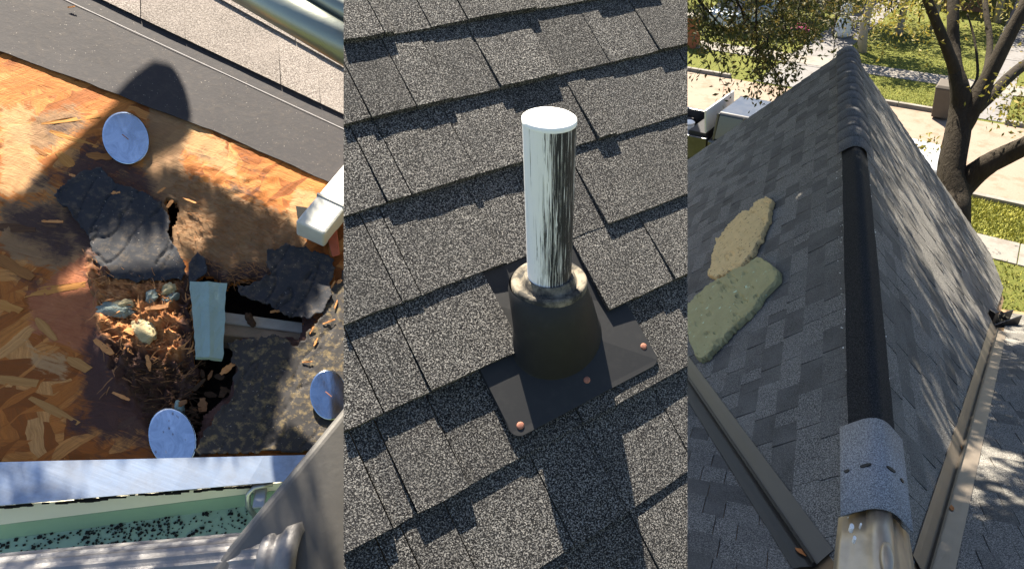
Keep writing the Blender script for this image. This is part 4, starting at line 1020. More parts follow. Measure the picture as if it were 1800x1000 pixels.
mf.col(mf.mix(mf.ramp(mf.noise(v, 38, 3), [(.30, 1), (.40, 0)]), mf.mix(n0, (.50, .36, .17), (.74, .57, .30)), (.13, .085, .04))); mf.bump(n0, .6, .02); mf.bump(mf.noise(v, 90, 4, .7), .5, .006)
mg = M('olive green foam board', .93, 0, .12); v = mg.coord(); n0 = mg.noise(v, 9, 6, .65); vs2 = mg.coord('Object', .9, (3, 40, 3))
mg.col(mg.mix(mg.ramp(mg.noise(v, 17, 4, .6), [(.66, 0), (.70, 1)]), mg.mix(mg.ramp(mg.noise(v, 26, 3), [(.24, 1), (.30, 0)]), mg.mix(n0, (.27, .25, .125), (.42, .395, .215)), (.03, .03, .02)), (.50, .66, .50)))
mg.bump(mg.noise(vs2, 1, 4), .5, .01); mg.bump(mg.noise(v, 70, 4, .7), .4, .006)
blob_slab('foam_piece', 'tan crumbly slab of old foam with ragged edges lying on the shaded shingles',
          [(1350, 349), (1362, 358), (1360, 380), (1345, 415), (1335, 440), (1318, 462), (1300, 482), (1278, 486), (1262, 496), (1248, 486), (1252, 455), (1262, 425), (1278, 405), (1290, 392), (1300, 380), (1320, 370), (1332, 358)], SL, .042, mf.m, 4, 11)
blob_slab('foam_board', 'olive green foam board with mint stains lying below the tan foam',
          [(1338, 455), (1352, 462), (1376, 482), (1372, 500), (1352, 522), (1325, 555), (1300, 580), (1275, 605), (1250, 632), (1236, 640), (1225, 630), (1212, 595), (1196, 560), (1206, 545), (1228, 522), (1262, 496), (1290, 480), (1316, 470)], SL, .046, mg.m, 2.6, 23)
# gutter end at the far eave corner
MAT['black_metal'] = simple('black gutter metal', (.018, .018, .02), .45, .3, .3, 20)
gp = vpt(1, PR, 2.72, 0, 0)
gt = empty('eave_gutter', gp, 'black gutter end clogged with dark debris at the far end of the right valley', 'gutter')
g_ = MB(); fx, fy = (eR*.8+dR*.6).normalized(), (dR*.8-eR*.6).normalized()
for off, hh in ((0, .06), (.11, .06)): g_.box(gp+fy*off+UP*(-.02), fx*.35, fy*.006, UP*hh)
g_.box(gp+fy*.055-UP*.085, fx*.35, fy*.055, UP*.005); g_.make('trough', MAT['black_metal'], gt)
g_ = MB(); g_.box(gp-fx*.06+fy*.05+UP*.10, fx*.03, fy*.04, UP*.10); g_.make('bracket', MAT['black_metal'], gt, bevel=.006)
g_ = MB()
for i in range(60):
    p = gp+fx*random.uniform(-.1, .18)+fy*random.uniform(.0, .11)+UP*random.uniform(-.02, .07); a = Vector((random.gauss(0, 1), random.gauss(0, 1), random.gauss(0, .5))).normalized(); b = a.orthogonal().normalized()
    g_.add([p-a*.03, p+b*.012, p+a*.03, p-b*.012], [(0, 1, 2, 3)])
tag(g_.make('leaf_debris', simple('black wet leaves', (.03, .028, .02), .7), gt), kind='stuff')
# house below
hw = MB(); c = oR+dR*(T1-.35); A = [c-eR*2.3, c+eR*1.9, c+eR*1.9-dR*4.5, c-eR*2.3-dR*6]
hw.prism([Vector((p.x, p.y, .0)) for p in A], [Vector((p.x, p.y, EYE-H0-2.9)) for p in A])
hw.make('house_wall', MAT['house_wall'], main)

# ================================================================== THE YARD AND STREET
def grassmat():
    m = M('mown lawn', .95, 0, .1); v = m.coord()
    a = m.noise(v, .9, 5, .6); b = m.noise(v, 9, 5, .7); c = m.noise(v, 60, 3, .7)
    col = m.mix(a, (.085, .11, .024), (.17, .175, .04)); col = m.mix(m.ramp(b, [(.45, 0), (.75, .7)]), col, (.22, .19, .06))
    col = m.mix(m.ramp(c, [(.3, .5), (.6, 0)]), col, (.03, .045, .012))
    m.col(col); m.bump(c, .9, .05); m.bump(b, .6, .08); return m.m
def concmat(name, c1, c2, c3):
    m = M(name, .9, 0, .2); v = m.coord(); a = m.noise(v, .7, 6, .65); b = m.noise(v, 25, 5, .7)
    col = m.mix(a, c1, c2); col = m.mix(m.ramp(m.noise(v, 1.9, 5, .7), [(.5, 0), (.62, .55)]), col, c3); col = m.mix(m.ramp(b, [(.3, .3), (.6, 0)]), col, tuple(x*.5 for x in c1))
    m.col(col); m.bump(b, .3, .01); return m.m
MAT['grass'] = grassmat()
MAT['street'] = concmat('worn concrete street', (.18, .14, .108), (.23, .185, .148), (.155, .095, .06))
MAT['walk'] = concmat('pale concrete', (.16, .148, .132), (.215, .20, .18), (.12, .105, .09))
MAT['drive'] = concmat('grey driveway', (.13, .125, .125), (.18, .175, .175), (.10, .09, .085))
ga, gb = gnd(1208, 126), gnd(1800, 226)
AX = (gb-ga).normalized(); BX = Vector((-AX.y, AX.x, 0)); BX = BX if BX.y > 0 else -BX
GO = gnd(1500, 175)
def sf(p): d_ = p-GO; return d_.dot(AX), d_.dot(BX)
def g2(a, b, z=0.0): return GO+AX*a+BX*b+UP*z
def sheet(name, a0, a1, b0, b1, z, mat, na=1, nb=1, kind='structure', th=0.0, parent=None):
    V = [g2(a0+(a1-a0)*i/na, b0+(b1-b0)*j/nb, z) for j in range(nb+1) for i in range(na+1)]
    Fc = [(j*(na+1)+i, j*(na+1)+i+1, (j+1)*(na+1)+i+1, (j+1)*(na+1)+i) for j in range(nb) for i in range(na)]
    o = mesh(name, V, Fc, mat, parent)
    if kind: o['kind'] = kind
    return o
near_b = sf(gnd(1740, 349))[1]
sheet('ground', -150, 150, -60, 260, 0.0, MAT['grass'], 1, 1)
sheet('street', -120, 120, near_b, 0, .004, MAT['street'])
def slabbox(name, a0, a1, b0, b1, z0, z1, mat, parent=None, bevel=.02):
    m_ = MB(); m_.hexa([g2(a0, b0, z0), g2(a1, b0, z0), g2(a1, b1, z0), g2(a0, b1, z0), g2(a0, b0, z1), g2(a1, b0, z1), g2(a1, b1, z1), g2(a0, b1, z1)])
    return m_.make(name, mat, parent, bevel=bevel)
def slabrow(name, piece, a0, a1, step, b0, b1, z0, z1, mat, along=True):
    o = empty(name, g2((a0+a1)/2, (b0+b1)/2, 0), kind='structure')
    base = None; k = int((a1-a0)/step) if along else int((b1-b0)/step)
    me = None
    for i in range(k):
        if along: A = (a0+i*step, a0+(i+1)*step-.02, b0, b1)
        else: A = (a0, a1, b0+i*step, b0+(i+1)*step-.02)
        slabbox(piece, *A, z0, z1+random.uniform(-.004, .004), mat, o, .012)
    return o
s0, s1 = sf(gnd(1540, 133))[1], sf(gnd(1540, 117))[1]
dl0, dl1 = sf(gnd(1322, 148))[0], sf(gnd(1410, 158))[0]
dr0, dr1 = sf(gnd(1693, 205))[0], sf(gnd(1765, 220))[0]
for a0, a1 in ((-22, dl0), (dl1, dr0), (dr1, 24)):
    o = slabrow('kerb', 'kerb_stone', a0, a1, 1.6, 0.0, .16, -.05, .13, MAT['walk'])
slabrow('pavement', 'paving_slab', -24, 24, 1.5, s0, s1, -.05, .03, MAT['walk'])
slabrow('driveway', 'paving_slab', dl0, dl1, 2.6, 0.165, 24, -.05, .022, MAT['drive'], False)
slabrow('driveway', 'paving_slab', dr0, dr1, 2.4, 0.165, 24, -.05, .022, MAT['drive'], False)
wn0, wn1 = sf(gnd(1770, 462))[1], sf(gnd(1770, 424))[1]
slabrow('path', 'paving_slab', -2, 18, 1.5, wn0, wn1, -.05, .03, MAT['walk'])
slabrow('kerb', 'kerb_stone', -20, 22, 1.6, near_b-.16, near_b, -.05, .10, MAT['walk'])
# grass blades where the lawn is near enough to read
def blades(name, regs, n, label=None):
    V = np.zeros((n*3, 3)); k = 0
    cols = []
    for (a0, a1, b0, b1, wgt, hgt) in regs:
        m_ = int(n*wgt)
        for i in range(m_):
            if k >= n: break
            p = g2(random.uniform(a0, a1), random.uniform(b0, b1)); an = random.random()*6.28; wd = hgt*.22
            d_ = Vector((math.cos(an), math.sin(an), 0)); l = Vector((random.gauss(0, .5), random.gauss(0, .5), 1)).normalized()*hgt*random.uniform(.6, 1.3)
            V[k*3] = p-d_*wd; V[k*3+1] = p+d_*wd; V[k*3+2] = p+l; k += 1
    V = V[:k*3]; o = mesh(name, V, np.arange(k*3).reshape(-1, 3), MAT['blade']); o['kind'] = 'stuff'
mbl = M('grass blades', .9, 0, .15); v = mbl.coord(); mbl.col(mbl.mix(mbl.noise(v, .8, 4, .7), (.16, .19, .04), (.42, .38, .09))); MAT['blade'] = mbl.m
na = sf(gnd(1650, 400))[0]-1.5; nb_ = sf(gnd(1800, 400))[0]+2
blades('grass', [(na, nb_, wn1, near_b-.2, .45, .075), (na, nb_, wn0-2.0, wn0, .1, .075), (sf(gnd(1540, 150))[0]-1, dr0, .2, s0, .25, .05), (sf(gnd(1520, 100))[0]-1, dr0, s1, s1+3, .2, .05)], 22000)

# ---------------------------------------------------------------- foliage
def leafmat(name, c1, c2, c3, tr=.25):
    m = M(name, .6, 0, .3); v = m.coord()
    n = m.noise(v, 1.3, 3, .6); n2_ = m.vor(v, 9).outputs['Color']
    r = m.n.new('ShaderNodeSeparateColor'); m.L(n2_, r.inputs[0])
    col = m.mix(n, c1, c2); col = m.mix(m.ramp(r.outputs[0], [(.6, 0), (.9, .8)]), col, c3); m.col(col)
    t = m.n.new('ShaderNodeBsdfTranslucent'); m.L(col, t.inputs[0]); x = m.n.new('ShaderNodeMixShader'); x.inputs[0].default_value = tr
    out = [q for q in m.n if q.type == 'OUTPUT_MATERIAL'][0]; m.L(m.b.outputs[0], x.inputs[1]); m.L(t.outputs[0], x.inputs[2]); m.L(x.outputs[0], out.inputs[0]); return m.m
MAT['leaf_oak'] = leafmat('oak leaves', (.026, .038, .011), (.07, .075, .02), (.18, .13, .035))
MAT['leaf_yel'] = leafmat('yellowing leaves', (.11, .12, .02), (.24, .21, .04), (.34, .24, .05), .35)
MAT['leaf_dark'] = leafmat('hedge leaves', (.02, .035, .012), (.045, .06, .02), (.08, .08, .02))
def leaves(name, centres, size, mat, parent, elong=.42, spread=None, per=1, loosen=0.0, kind=None):
    """leaf-shaped faces: centres (N,3); six-cornered, bent along the middle"""
    cs = np.asarray(centres, float); n = len(cs)
    a = rng.normal(size=(n, 3)); a[:, 2] -= .35; a /= np.linalg.norm(a, axis=1)[:, None]
    q = rng.normal(size=(n, 3)); b = np.cross(a, q); b /= np.linalg.norm(b, axis=1)[:, None]; c = np.cross(a, b)
    L = (size*rng.uniform(.65, 1.3, n))[:, None]
    w_ = L*elong
    V = np.stack([cs, cs+a*L*.5+b*w_*.5+c*L*.06, cs+a*L, cs+a*L*.5-b*w_*.5+c*L*.06], 1).reshape(-1, 3)
    i = np.arange(n)*4
    F4 = np.stack([i, i+1, i+2, i+3], 1)
    o = mesh(name, V, F4, mat, parent)
    if kind: o['kind'] = kind
    return o
def clumps(centre, radii, nclump, per, cl_r, hollow=.35):
    out = []
    for i in range(nclump):
        d_ = rng.normal(size=3); d_ /= np.linalg.norm(d_); r = (hollow+(1-hollow)*rng.random()**.5)
        c = np.array(centre)+d_*np.array(radii)*r
        k = max(3, int(per*rng.uniform(.4, 1.6)))
        out.append(c+rng.normal(size=(k, 3))*cl_r*rng.uniform(.6, 1.3)*np.array([1, 1, .6]))
    return np.concatenate(out)
def barkmat():
    m = M('grey oak bark', .95, 0, .1); v = m.coord('Object', 0, (1, 1, .35)); a = m.noise(v, 18, 6, .7, .6); b = m.noise(v, 2.2, 4, .6)
    m.col(m.mix(b, m.mix(a, (.012, .010, .008), (.045, .037, .029)), m.mix(a, (.02, .017, .013), (.075, .064, .05)))); m.bump(a, .9, .03); return m.m
MAT['bark'] = barkmat()
# the oak beside the roof
def limb(mb_, pts, n=12, wob=.06):
    P_, R_ = [], []
    for x, y, r, d_ in pts: P_.append(at(x, y, d_)); R_.append(r*d_/F_PX)
    # smooth resample
    out, ro = [], []
    for i in range(len(P_)-1):
        p0 = P_[max(i-1, 0)]; p1 = P_[i]; p2 = P_[i+1]; p3 = P_[min(i+2, len(P_)-1)]
        for k in range(4):
            t = k/4
            out.append(.5*((2*p1)+(p2-p0)*t+(2*p0-5*p1+4*p2-p3)*t*t+(3*p1-p0-3*p2+p3)*t**3)); ro.append(R_[i]*(1-t)+R_[i+1]*t)
    out.append(P_[-1]); ro.append(R_[-1]); mb_.tube(out, ro, n, True, wob)
D = 10.2
tb = gnd(1668, 470); dbase = (tb-CAM).y*CP-(tb-CAM).z*SP
oak = empty('oak_tree', tb, 'dark forked oak trunk rising beside the roof with a low limb reaching over the street', 'tree')
t_ = MB()
limb(t_, [(1668, 470, 34, dbase), (1672, 400, 31, D+.1), (1674, 345, 29, D), (1672, 300, 24, D), (1682, 240, 22, D), (1690, 195, 21, D), (1688, 160, 17, D-.1), (1679, 120, 13, D-.1), (1676, 80, 11, D), (1675, 30, 10, D), (1676, -60, 9, D+.2)])
limb(t_, [(1678, 345, 22, D), (1700, 318, 22, D), (1735, 290, 19, D-.3), (1770, 272, 18, D-.5), (1810, 252, 16, D-.8), (1870, 215, 13, D-1.1)])
limb(t_, [(1690, 225, 18, D), (1712, 185, 17, D-.1), (1735, 140, 13.5, D-.2), (1755, 100, 13, D-.3), (1778, 55, 12, D-.4), (1800, 15, 11, D-.5), (1840, -60, 10, D-.6)])
limb(t_, [(1682, 135, 11, D-.1), (1668, 95, 9.5, D-.3), (1652, 55, 9, D-.5), (1636, 15, 8.5, D-.7), (1615, -40, 8, D-1)])
limb(t_, [(1712, 195, 12, D), (1745, 165, 10, D+.2), (1775, 135, 9.5, D+.4), (1805, 112, 9, D+.6), (1860, 85, 7, D+.9)])
limb(t_, [(1724, 160, 8, D), (1736, 115, 6, D+.3), (1740, 70, 5.5, D+.5), (1733, 20, 5, D+.7), (1728, -40, 4, D+1)])
limb(t_, [(1706, 160, 3.5, D), (1718, 135, 2.5, D+.1), (1716, 90, 2.2, D+.2), (1708, 50, 1.8, D+.3), (1700, 25, 1.2, D+.3)])
limb(t_, [(1752, 102, 5, D-.3), (1775, 60, 4.5, D), (1790, 25, 4, D+.3), (1800, -20, 3.5, D+.6)])
t_.make('trunk', MAT['bark'], oak, True)
def pxcloud(n, poly, d0, d1, sig=0):
    P_ = np.array(poly, float); out = []
    x0, y0 = P_.min(0); x1, y1 = P_.max(0)
    while len(out) < n:
        xs = rng.uniform(x0, x1, 400); ys = rng.uniform(y0, y1, 400); k = inpoly(xs, ys, poly)
        for x, y in zip(xs[k], ys[k]):
            out.append(tuple(at(x, y, rng.uniform(d0, d1))))
            if len(out) >= n: break
    return np.array(out)
def subclump(pts, per, r):
    return np.concatenate([np.array(p)+rng.normal(size=(max(2, int(per*rng.uniform(.5, 1.5))), 3))*r for p in pts])
cr = [subclump(pxcloud(60, [(1500, -60), (1640, -60), (1620, 40), (1590, 70), (1500, 50)], D, D+3), 14, .2), subclump(pxcloud(26, [(1745, 150), (1800, 140), (1830, 215), (1760, 220)], D-1, D+1), 16, .14),
      subclump(pxcloud(7, [(1618, 232), (1650, 232), (1650, 268), (1625, 262)], D-1.5, D-.5), 9, .09),
      subclump(pxcloud(40, [(1690, -60), (1850, -60), (1830, 70), (1690, 60)], D+.5, D+3), 14, .2),
      subclump(pxcloud(26, [(1590, -60), (1680, -60), (1670, 75), (1610, 90)], D-1, D+3), 12, .18)]
leaves('crown', np.concatenate(cr), .085, MAT['leaf_yel'], oak)
# the overhanging tree whose drooping branches enter at the top and whose crown shades the roof
ot_base = gnd(700, 60)
over = empty('shade_tree', g2(*sf(gnd(1120, 60))), 'leafy tree with drooping branches hanging over the far left end of the roof', 'tree')
t_ = MB(); DO = 9.5
twig_pts = []
def twig(x0, y0, x1, y1, r0, d0, d1, nsub=3, sag=8):
    pts = []
    for i in range(6):
        t = i/5; pts.append((x0+(x1-x0)*t+random.gauss(0, 3), y0+(y1-y0)*t+sag*t*t+random.gauss(0, 2), r0*(1-.8*t), d0+(d1-d0)*t))
    limb(t_, pts, 5, .1); twig_pts.extend(pts[2:])
    if nsub > 0:
        for k in range(nsub):
            i = random.choice((1, 2, 3, 4)); p = pts[i]
            twig(p[0], p[1], p[0]+random.uniform(-38, 38), p[1]+random.uniform(18, 62), r0*.45, p[3], p[3]+random.uniform(-.4, .4), 0 if r0 < 2.2 else nsub-1, sag)
for (x0, y0, x1, y1, r) in ((1195, -40, 1290, 60, 4), (1330, -60, 1330, 110, 3.2), (1270, -40, 1345, 80, 3.4), (1360, -60, 1385, 100, 3), (1420, -60, 1400, 60, 2.8), (1300, -50, 1245, 60, 3), (1460, -60, 1470, 40, 3), (1300, 20, 1345, 120, 2.4), (1345, 60, 1362, 140, 2.2), (1220, 20, 1268, 130, 1.6), (1395, -50, 1330, 100, 2.5)):
    twig(x0, y0, x1, y1, r, DO+random.uniform(-.6, .6), DO+random.uniform(-1, 1))
# trunk stands off to the left, behind the middle roof section
bx = g2(*sf(gnd(1120, 60))); tp = at(1195, -60, DO+.4)
t_.tube([bx, bx*.7+tp*.3+UP*1.2, bx*.4+tp*.6+UP*1.6, tp], [.24, .2, .16, .06], 10, True, .08)
t_.make('trunk', MAT['bark'], over, True)
tp_ = np.array([tuple(at(p[0]+random.gauss(0, 7), p[1]+random.gauss(0, 7), p[3]+random.gauss(0, .12))) for p in twig_pts for _ in range(5)])
up_ = subclump(pxcloud(330, [(1190, -70), (1500, -70), (1490, 25), (1440, 55), (1380, 75), (1330, 70), (1210, 75)], DO-1, DO+2), 12, .16)
hang = subclump(pxcloud(70, [(1330, 60), (1420, 40), (1430, 80), (1380, 150), (1350, 165), (1335, 110)], DO-.8, DO+.8), 6, .07)
leaves('hanging_leaves', np.concatenate([tp_, up_, hang]), .095, MAT['leaf_oak'], over, .36)
# crown above the frame: thick over the left slope, gappy over the right slope and the lower roof
def shade_pts():
    out = []
    def put(p, per, r):
        t = random.uniform(4.2, 7.5); c = p+SUN*t
        s_ = screen(c)
        pts = np.array(c)+rng.normal(size=(per, 3))*r
        keep = []
        for q in pts:
            z = screen(Vector(q))
            if z is None or z[1] < -25: keep.append(q)
        if keep: out.append(np.array(keep))
    for _ in range(2600):   # left slope
        b = random.uniform(0, 2.6); t = random.uniform(T0+b*math.sin(PL)/MAIN-.2, T1+.5)
        put(SL.P(t, -b), 26, .17)
    for _ in range(170):   # right slope
        b = random.uniform(.05, 3.0); t = random.uniform(T0+b*math.sin(PR)/MAIN-.2, T1+.4)
        n_ = noise.noise(Vector((t*.55, b*.9, 3.7)))
        if n_ > .07: put(SR.P(t, -b), 26, .10)
    for _ in range(220):   # around the near ridge and valleys
        put(SL.P(random.uniform(1.0, 4.5), -random.uniform(-.1, .2)), 22, .13)
    for _ in range(1900):    # lower roof, both sides
        u = random.uniform(-2.2, 3.2); v_ = -random.uniform(.0, 4.5)
        if -mleft(-v_)-.05 < u < mright(-v_)+.05: continue
        if noise.noise(Vector((u*.9, v_*.8, 9.1))) > (-.50 if u > 0 else -.26): put(SM.P(u, v_), 30, .12)
    for _ in range(260):   # over the left valley
        bq = random.uniform(.0, 3.0); put(vpt(-1, PL, bq, random.uniform(-.15, .05), 0), 26, .10)
    return np.concatenate(out)
leaves('crown', shade_pts(), .13, MAT['leaf_oak'], over, .55)
# trees, shrubs and hedges across the street
def tree(name, base, trunk_h, tr, crown_c, crown_r, n, per, size, mat, label, cat='tree', group=None, cl=.25):
    o = empty(name, base, label, cat, group); m_ = MB()
    top = Vector(crown_c)
    m_.tube([base-UP*.1, base+UP*trunk_h*.5+Vector((random.gauss(0, .06), random.gauss(0, .06), 0)), base+UP*trunk_h, top], [tr*1.25, tr, tr*.85, tr*.25], 9, True, .08)
    for k in range(7):
        a = random.random()*6.28; st_ = base+(top-base)*random.uniform(.45, .8)
        en = top+Vector((math.cos(a)*crown_r[0], math.sin(a)*crown_r[1], random.uniform(-.5, .6)*crown_r[2]))*.75
        m_.tube([st_, (st_+en)*.5+UP*.15, en], [tr*.45, tr*.28, tr*.08], 6, True, .1)
    m_.make('trunk', MAT['bark_pale'] if cat == 'tree' else MAT['bark'], o, True)
    leaves('crown', clumps(crown_c, crown_r, n, per, cl), size, mat, o, .5); return o
MAT['bark_pale'] = simple('pale bark', (.26, .23, .19), .9, 0, .45, 9, .5, .02)
def gbase(x, y): return gnd(x, y)
b = gbase(1515, 92); tree('young_tree', b, 1.9, .17, b+UP*3.2, (2.0, 1.8, 1.3), 130, 34, .17, MAT['leaf_oak'], 'pale trunked young tree on the lawn behind the roof peak', cl=.28)
b = gbase(1580, 60); tree('bushy_tree', b, 1.2, .16, b+UP*2.6, (1.6, 1.5, 1.9), 110, 30, .15, MAT['leaf_dark'], 'dark round evergreen on the far lawn right of the pale trunk', cl=.25)
b = gbase(1440, 30); tree('street_tree', b, 2.6, .2, b+UP*4.2, (3.0, 2.5, 1.9), 200, 34, .20, MAT['leaf_oak'], 'broad leafy tree beyond the pavement above the pink flowers', cl=.32)
b = gbase(1290, 22); tree('street_tree', b, 2.4, .24, b+UP*3.6, (3.4, 2.5, 2.0), 200, 34, .20, MAT['leaf_oak'], 'shady tree beyond the far lawn near the blue car', cl=.32)
b = gbase(1752, 40); tree('yellow_tree', b, 2.0, .16, b+UP*3.0, (2.5, 2.2, 1.9), 170, 34, .18, MAT['leaf_yel'], 'yellowing tree beside the far driveway behind the oak limbs', cl=.3)
b = gbase(1640, 52); tree('yellow_tree', b, 1.4, .13, b+UP*2.4, (1.6, 1.5, 1.5), 80, 22, .14, MAT['leaf_yel'], 'small yellow green tree framed by the oak fork left of the far driveway', cl=.25)
def hedge(a0, a1, b0, wd, h, label, mat='leaf_dark'):
    o = empty('hedge', g2((a0+a1)/2, b0), label, 'hedge'); n = int((a1-a0)*70*h)
    pts = []
    for _ in range(n):
        a = random.uniform(a0, a1); q = random.random(); hh = h*(1+.3*noise.noise(Vector((a*.7, b0, 0))))
        pts.append(tuple(g2(a, b0+random.gauss(0, wd*.3), abs(hh*(1-abs(random.gauss(0, .35)))))))
    for k in range(int((a1-a0)*.6)):
        m_ = MB(); p = g2(random.uniform(a0, a1), b0); m_.tube([p, p+Vector((random.gauss(0, .15), random.gauss(0, .15), h*.7))], [.04, .015], 5); m_.make('stem', MAT['bark'], o)
    leaves('foliage', subclump(pts, 4, .12), .14, MAT[mat], o, .55)
far_b = s1+5.5
hedge(-30, dl0-.6, far_b+1, 2.0, 2.8, 'dark hedge along the house front left of the far left driveway')
hedge(dl1+.6, dr0-.5, far_b+2.2, 2.0, 3.0, 'long dark hedge across the far lawn behind the white ornament')
hedge(dr1+.6, 26, far_b, 1.4, 1.6, 'low yellow green hedge right of the far right driveway', 'leaf_yel')
# houses closing the view beyond the lawns
MAT['brick_far'] = simple('far brick wall', (.22, .13, .09), .9, 0, .3, 4); MAT['roof_far'] = simple('far shingle roof', (.10, .09, .085), .9, 0, .3, 3); MAT['far_glass'] = simple('dark window glass', (.03, .035, .04), .15, 0, .1, 3, 0, spec=.6)
def house(a0, a1, b0, b1, label):
    o = empty('house', g2((a0+a1)/2, (b0+b1)/2), label, 'house')
    slabbox('wall', a0, a1, b0, b1, 0, 2.9, MAT['brick_far'], o, 0)
    m_ = MB(); q = .5; zr = 5.0; bm_ = (b0+b1)/2
    m_.add([g2(a0-q, b0-q, 2.85), g2(a1+q, b0-q, 2.85), g2(a1+q, b1+q, 2.85), g2(a0-q, b1+q, 2.85), g2(a0+2.5, bm_, zr), g2(a1-2.5, bm_, zr)], [(0, 1, 5, 4), (1, 2, 5), (2, 3, 4, 5), (3, 0, 4), (3, 2, 1, 0)])
    m_.make('roof', MAT['roof_far'], o)
    for k in range(3):
        a = a0+(a1-a0)*(k+.5)/3; slabbox('window', a-.7, a+.7, b0-.03, b0+.02, .9, 2.3, MAT['far_glass'], o, 0)
house(-32, dl0-1.5, far_b+4, far_b+13, 'brick house behind the dark hedge at the far left')
house(dl1+1.5, dr0-1.2, far_b+6, far_b+15, 'brick house behind the long hedge beyond the far lawn')
house(dr1+1.5, 34, far_b+4, far_b+13, 'brick house beyond the yellow hedge at the far right')
# pink flowers, white ornament, brick pillar
MAT['pink'] = simple('pink petals', (.62, .10, .30), .6, 0, .3, 30); MAT['white_orn'] = simple('white lawn ornament', (.62, .64, .66), .6, 0, .12, 5)
b = gbase(1407, 72); o = empty('flower_bush', b, 'small bush of bright pink flowers on the far lawn', 'flowers')
leaves('foliage', clumps(b+UP*.3, (.4, .35, .25), 30, 12, .1), .1, MAT['leaf_dark'], o); leaves('blossoms', clumps(b+UP*.52, (.32, .3, .16), 22, 12, .06), .11, MAT['pink'], o, .8)
b = gbase(1480, 66); o = empty('lawn_ornament', b, 'white pear shaped lawn ornament standing before the hedge', 'ornament')
def lathe(name, prof_, base, mat, parent, n=20, lean=Vector((0, 0, 0))):
    m_ = MB(); V = []
    for r, h in prof_: V += [base+UP*h+lean*h+Vector((math.cos(2*math.pi*k/n)*r, math.sin(2*math.pi*k/n)*r, 0)) for k in range(n)]
    m_.add(V, [(i*n+k, i*n+(k+1) % n, (i+1)*n+(k+1) % n, (i+1)*n+k) for i in range(len(prof_)-1) for k in range(n)]+[tuple(range(n))[::-1], tuple(range((len(prof_)-1)*n, len(prof_)*n))])
    return m_.make(name, mat, parent, True)
lathe('body', [(.18, 0), (.32, .12), (.37, .35), (.33, .6), (.22, .78), (.17, .85)], b, MAT['white_orn'], o); lathe('head', [(.13, .83), (.21, .93), (.25, 1.1), (.20, 1.28), (.10, 1.4), (.03, 1.44)], b, MAT['white_orn'], o)
b = gbase(1214, 82); o = empty('brick_pillar', b, 'reddish brick pillar at the left edge of the yard view', 'pillar'); MAT['red_brick'] = simple('red brown brick', (.26, .09, .045), .9, 0, .3, 14)
a_, b_ = sf(b); slabbox('shaft', a_-.28, a_+.28, b_-.28, b_+.28, 0, 1.15, MAT['red_brick'], o, .01); slabbox('cap', a_-.34, a_+.34, b_-.34, b_+.34, 1.151, 1.25, MAT['walk'], o, .02)
# wheelie bin
MAT['bin'] = simple('brown grey plastic', (.075, .062, .048), .55, 0, .2, 8); b = gnd(1652, 207)
a_, b_ = sf(b); o = empty('trash_bin', b, 'brown grey wheeled bin standing at the kerb left of the oak trunk', 'bin')
m_ = MB(); m_.hexa([g2(a_-.24, b_-.24, .06), g2(a_+.24, b_-.24, .06), g2(a_+.24, b_+.26, .06), g2(a_-.24, b_+.26, .06), g2(a_-.31, b_-.31, .95), g2(a_+.31, b_-.31, .95), g2(a_+.31, b_+.36, .95), g2(a_-.31, b_+.36, .95)]); m_.make('body', MAT['bin'], o, bevel=.03)
m_ = MB(); m_.hexa([g2(a_-.33, b_-.34, .955), g2(a_+.33, b_-.34, .955), g2(a_+.33, b_+.4, .955), g2(a_-.33, b_+.4, .955), g2(a_-.28, b_-.26, 1.04), g2(a_+.28, b_-.26, 1.04), g2(a_+.3, b_+.36, 1.06), g2(a_-.3, b_+.36, 1.06)]); m_.make('lid', MAT['bin'], o, bevel=.02)
MAT['tyre'] = simple('black rubber', (.015, .015, .016), .85); MAT['rim'] = simple('grey alloy', (.45, .45, .46), .35, .8, .1, 10)
def wheel(c, ax_, r, wd, parent, name='wheel'):
    ax_ = ax_.normalized(); u = ax_.orthogonal().normalized(); q = ax_.cross(u); n = 22
    def rg(rr, h): return [c+ax_*h+u*rr*math.cos(2*math.pi*k/n)+q*rr*math.sin(2*math.pi*k/n) for k in range(n)]
    prof_ = [(r*.6, -wd*.5), (r*.95, -wd*.5), (r, -wd*.32), (r, wd*.32), (r*.95, wd*.5), (r*.62, wd*.5), (r*.6, wd*.42)]
    m_ = MB(); V = []
    for rr, h in prof_: V += rg(rr, h)
    m_.add(V, [(i*n+k, i*n+(k+1) % n, (i+1)*n+(k+1) % n, (i+1)*n+k) for i in range(len(prof_)-1) for k in range(n)]); w_ = m_.make(name, MAT['tyre'], parent, True)
    m_ = MB()
    for s_ in (-1, 1):
        for k in range(8):
            a = 2*math.pi*k/8; d_ = u*math.cos(a)+q*math.sin(a); m_.box(c+ax_*s_*wd*.36+d_*r*.33, d_*r*.29, ax_.cross(d_)*r*.06, ax_*wd*.05)
    m_.tube([c-ax_*wd*.42, c+ax_*wd*.42], r*.16, 10); m_.make('rim', MAT['rim'], w_); return w_
wheel(g2(a_-.2, b_+.34, .13), AX, .12, .06, o); wheel(g2(a_+.2, b_+.34, .13), AX, .12, .06, o)
m_ = MB(); m_.tube([g2(a_-.24, b_+.40, .9), g2(a_-.24, b_+.46, .93), g2(a_+.24, b_+.46, .93), g2(a_+.24, b_+.40, .9)], .014, 6); m_.make('handle', MAT['bin'], o)
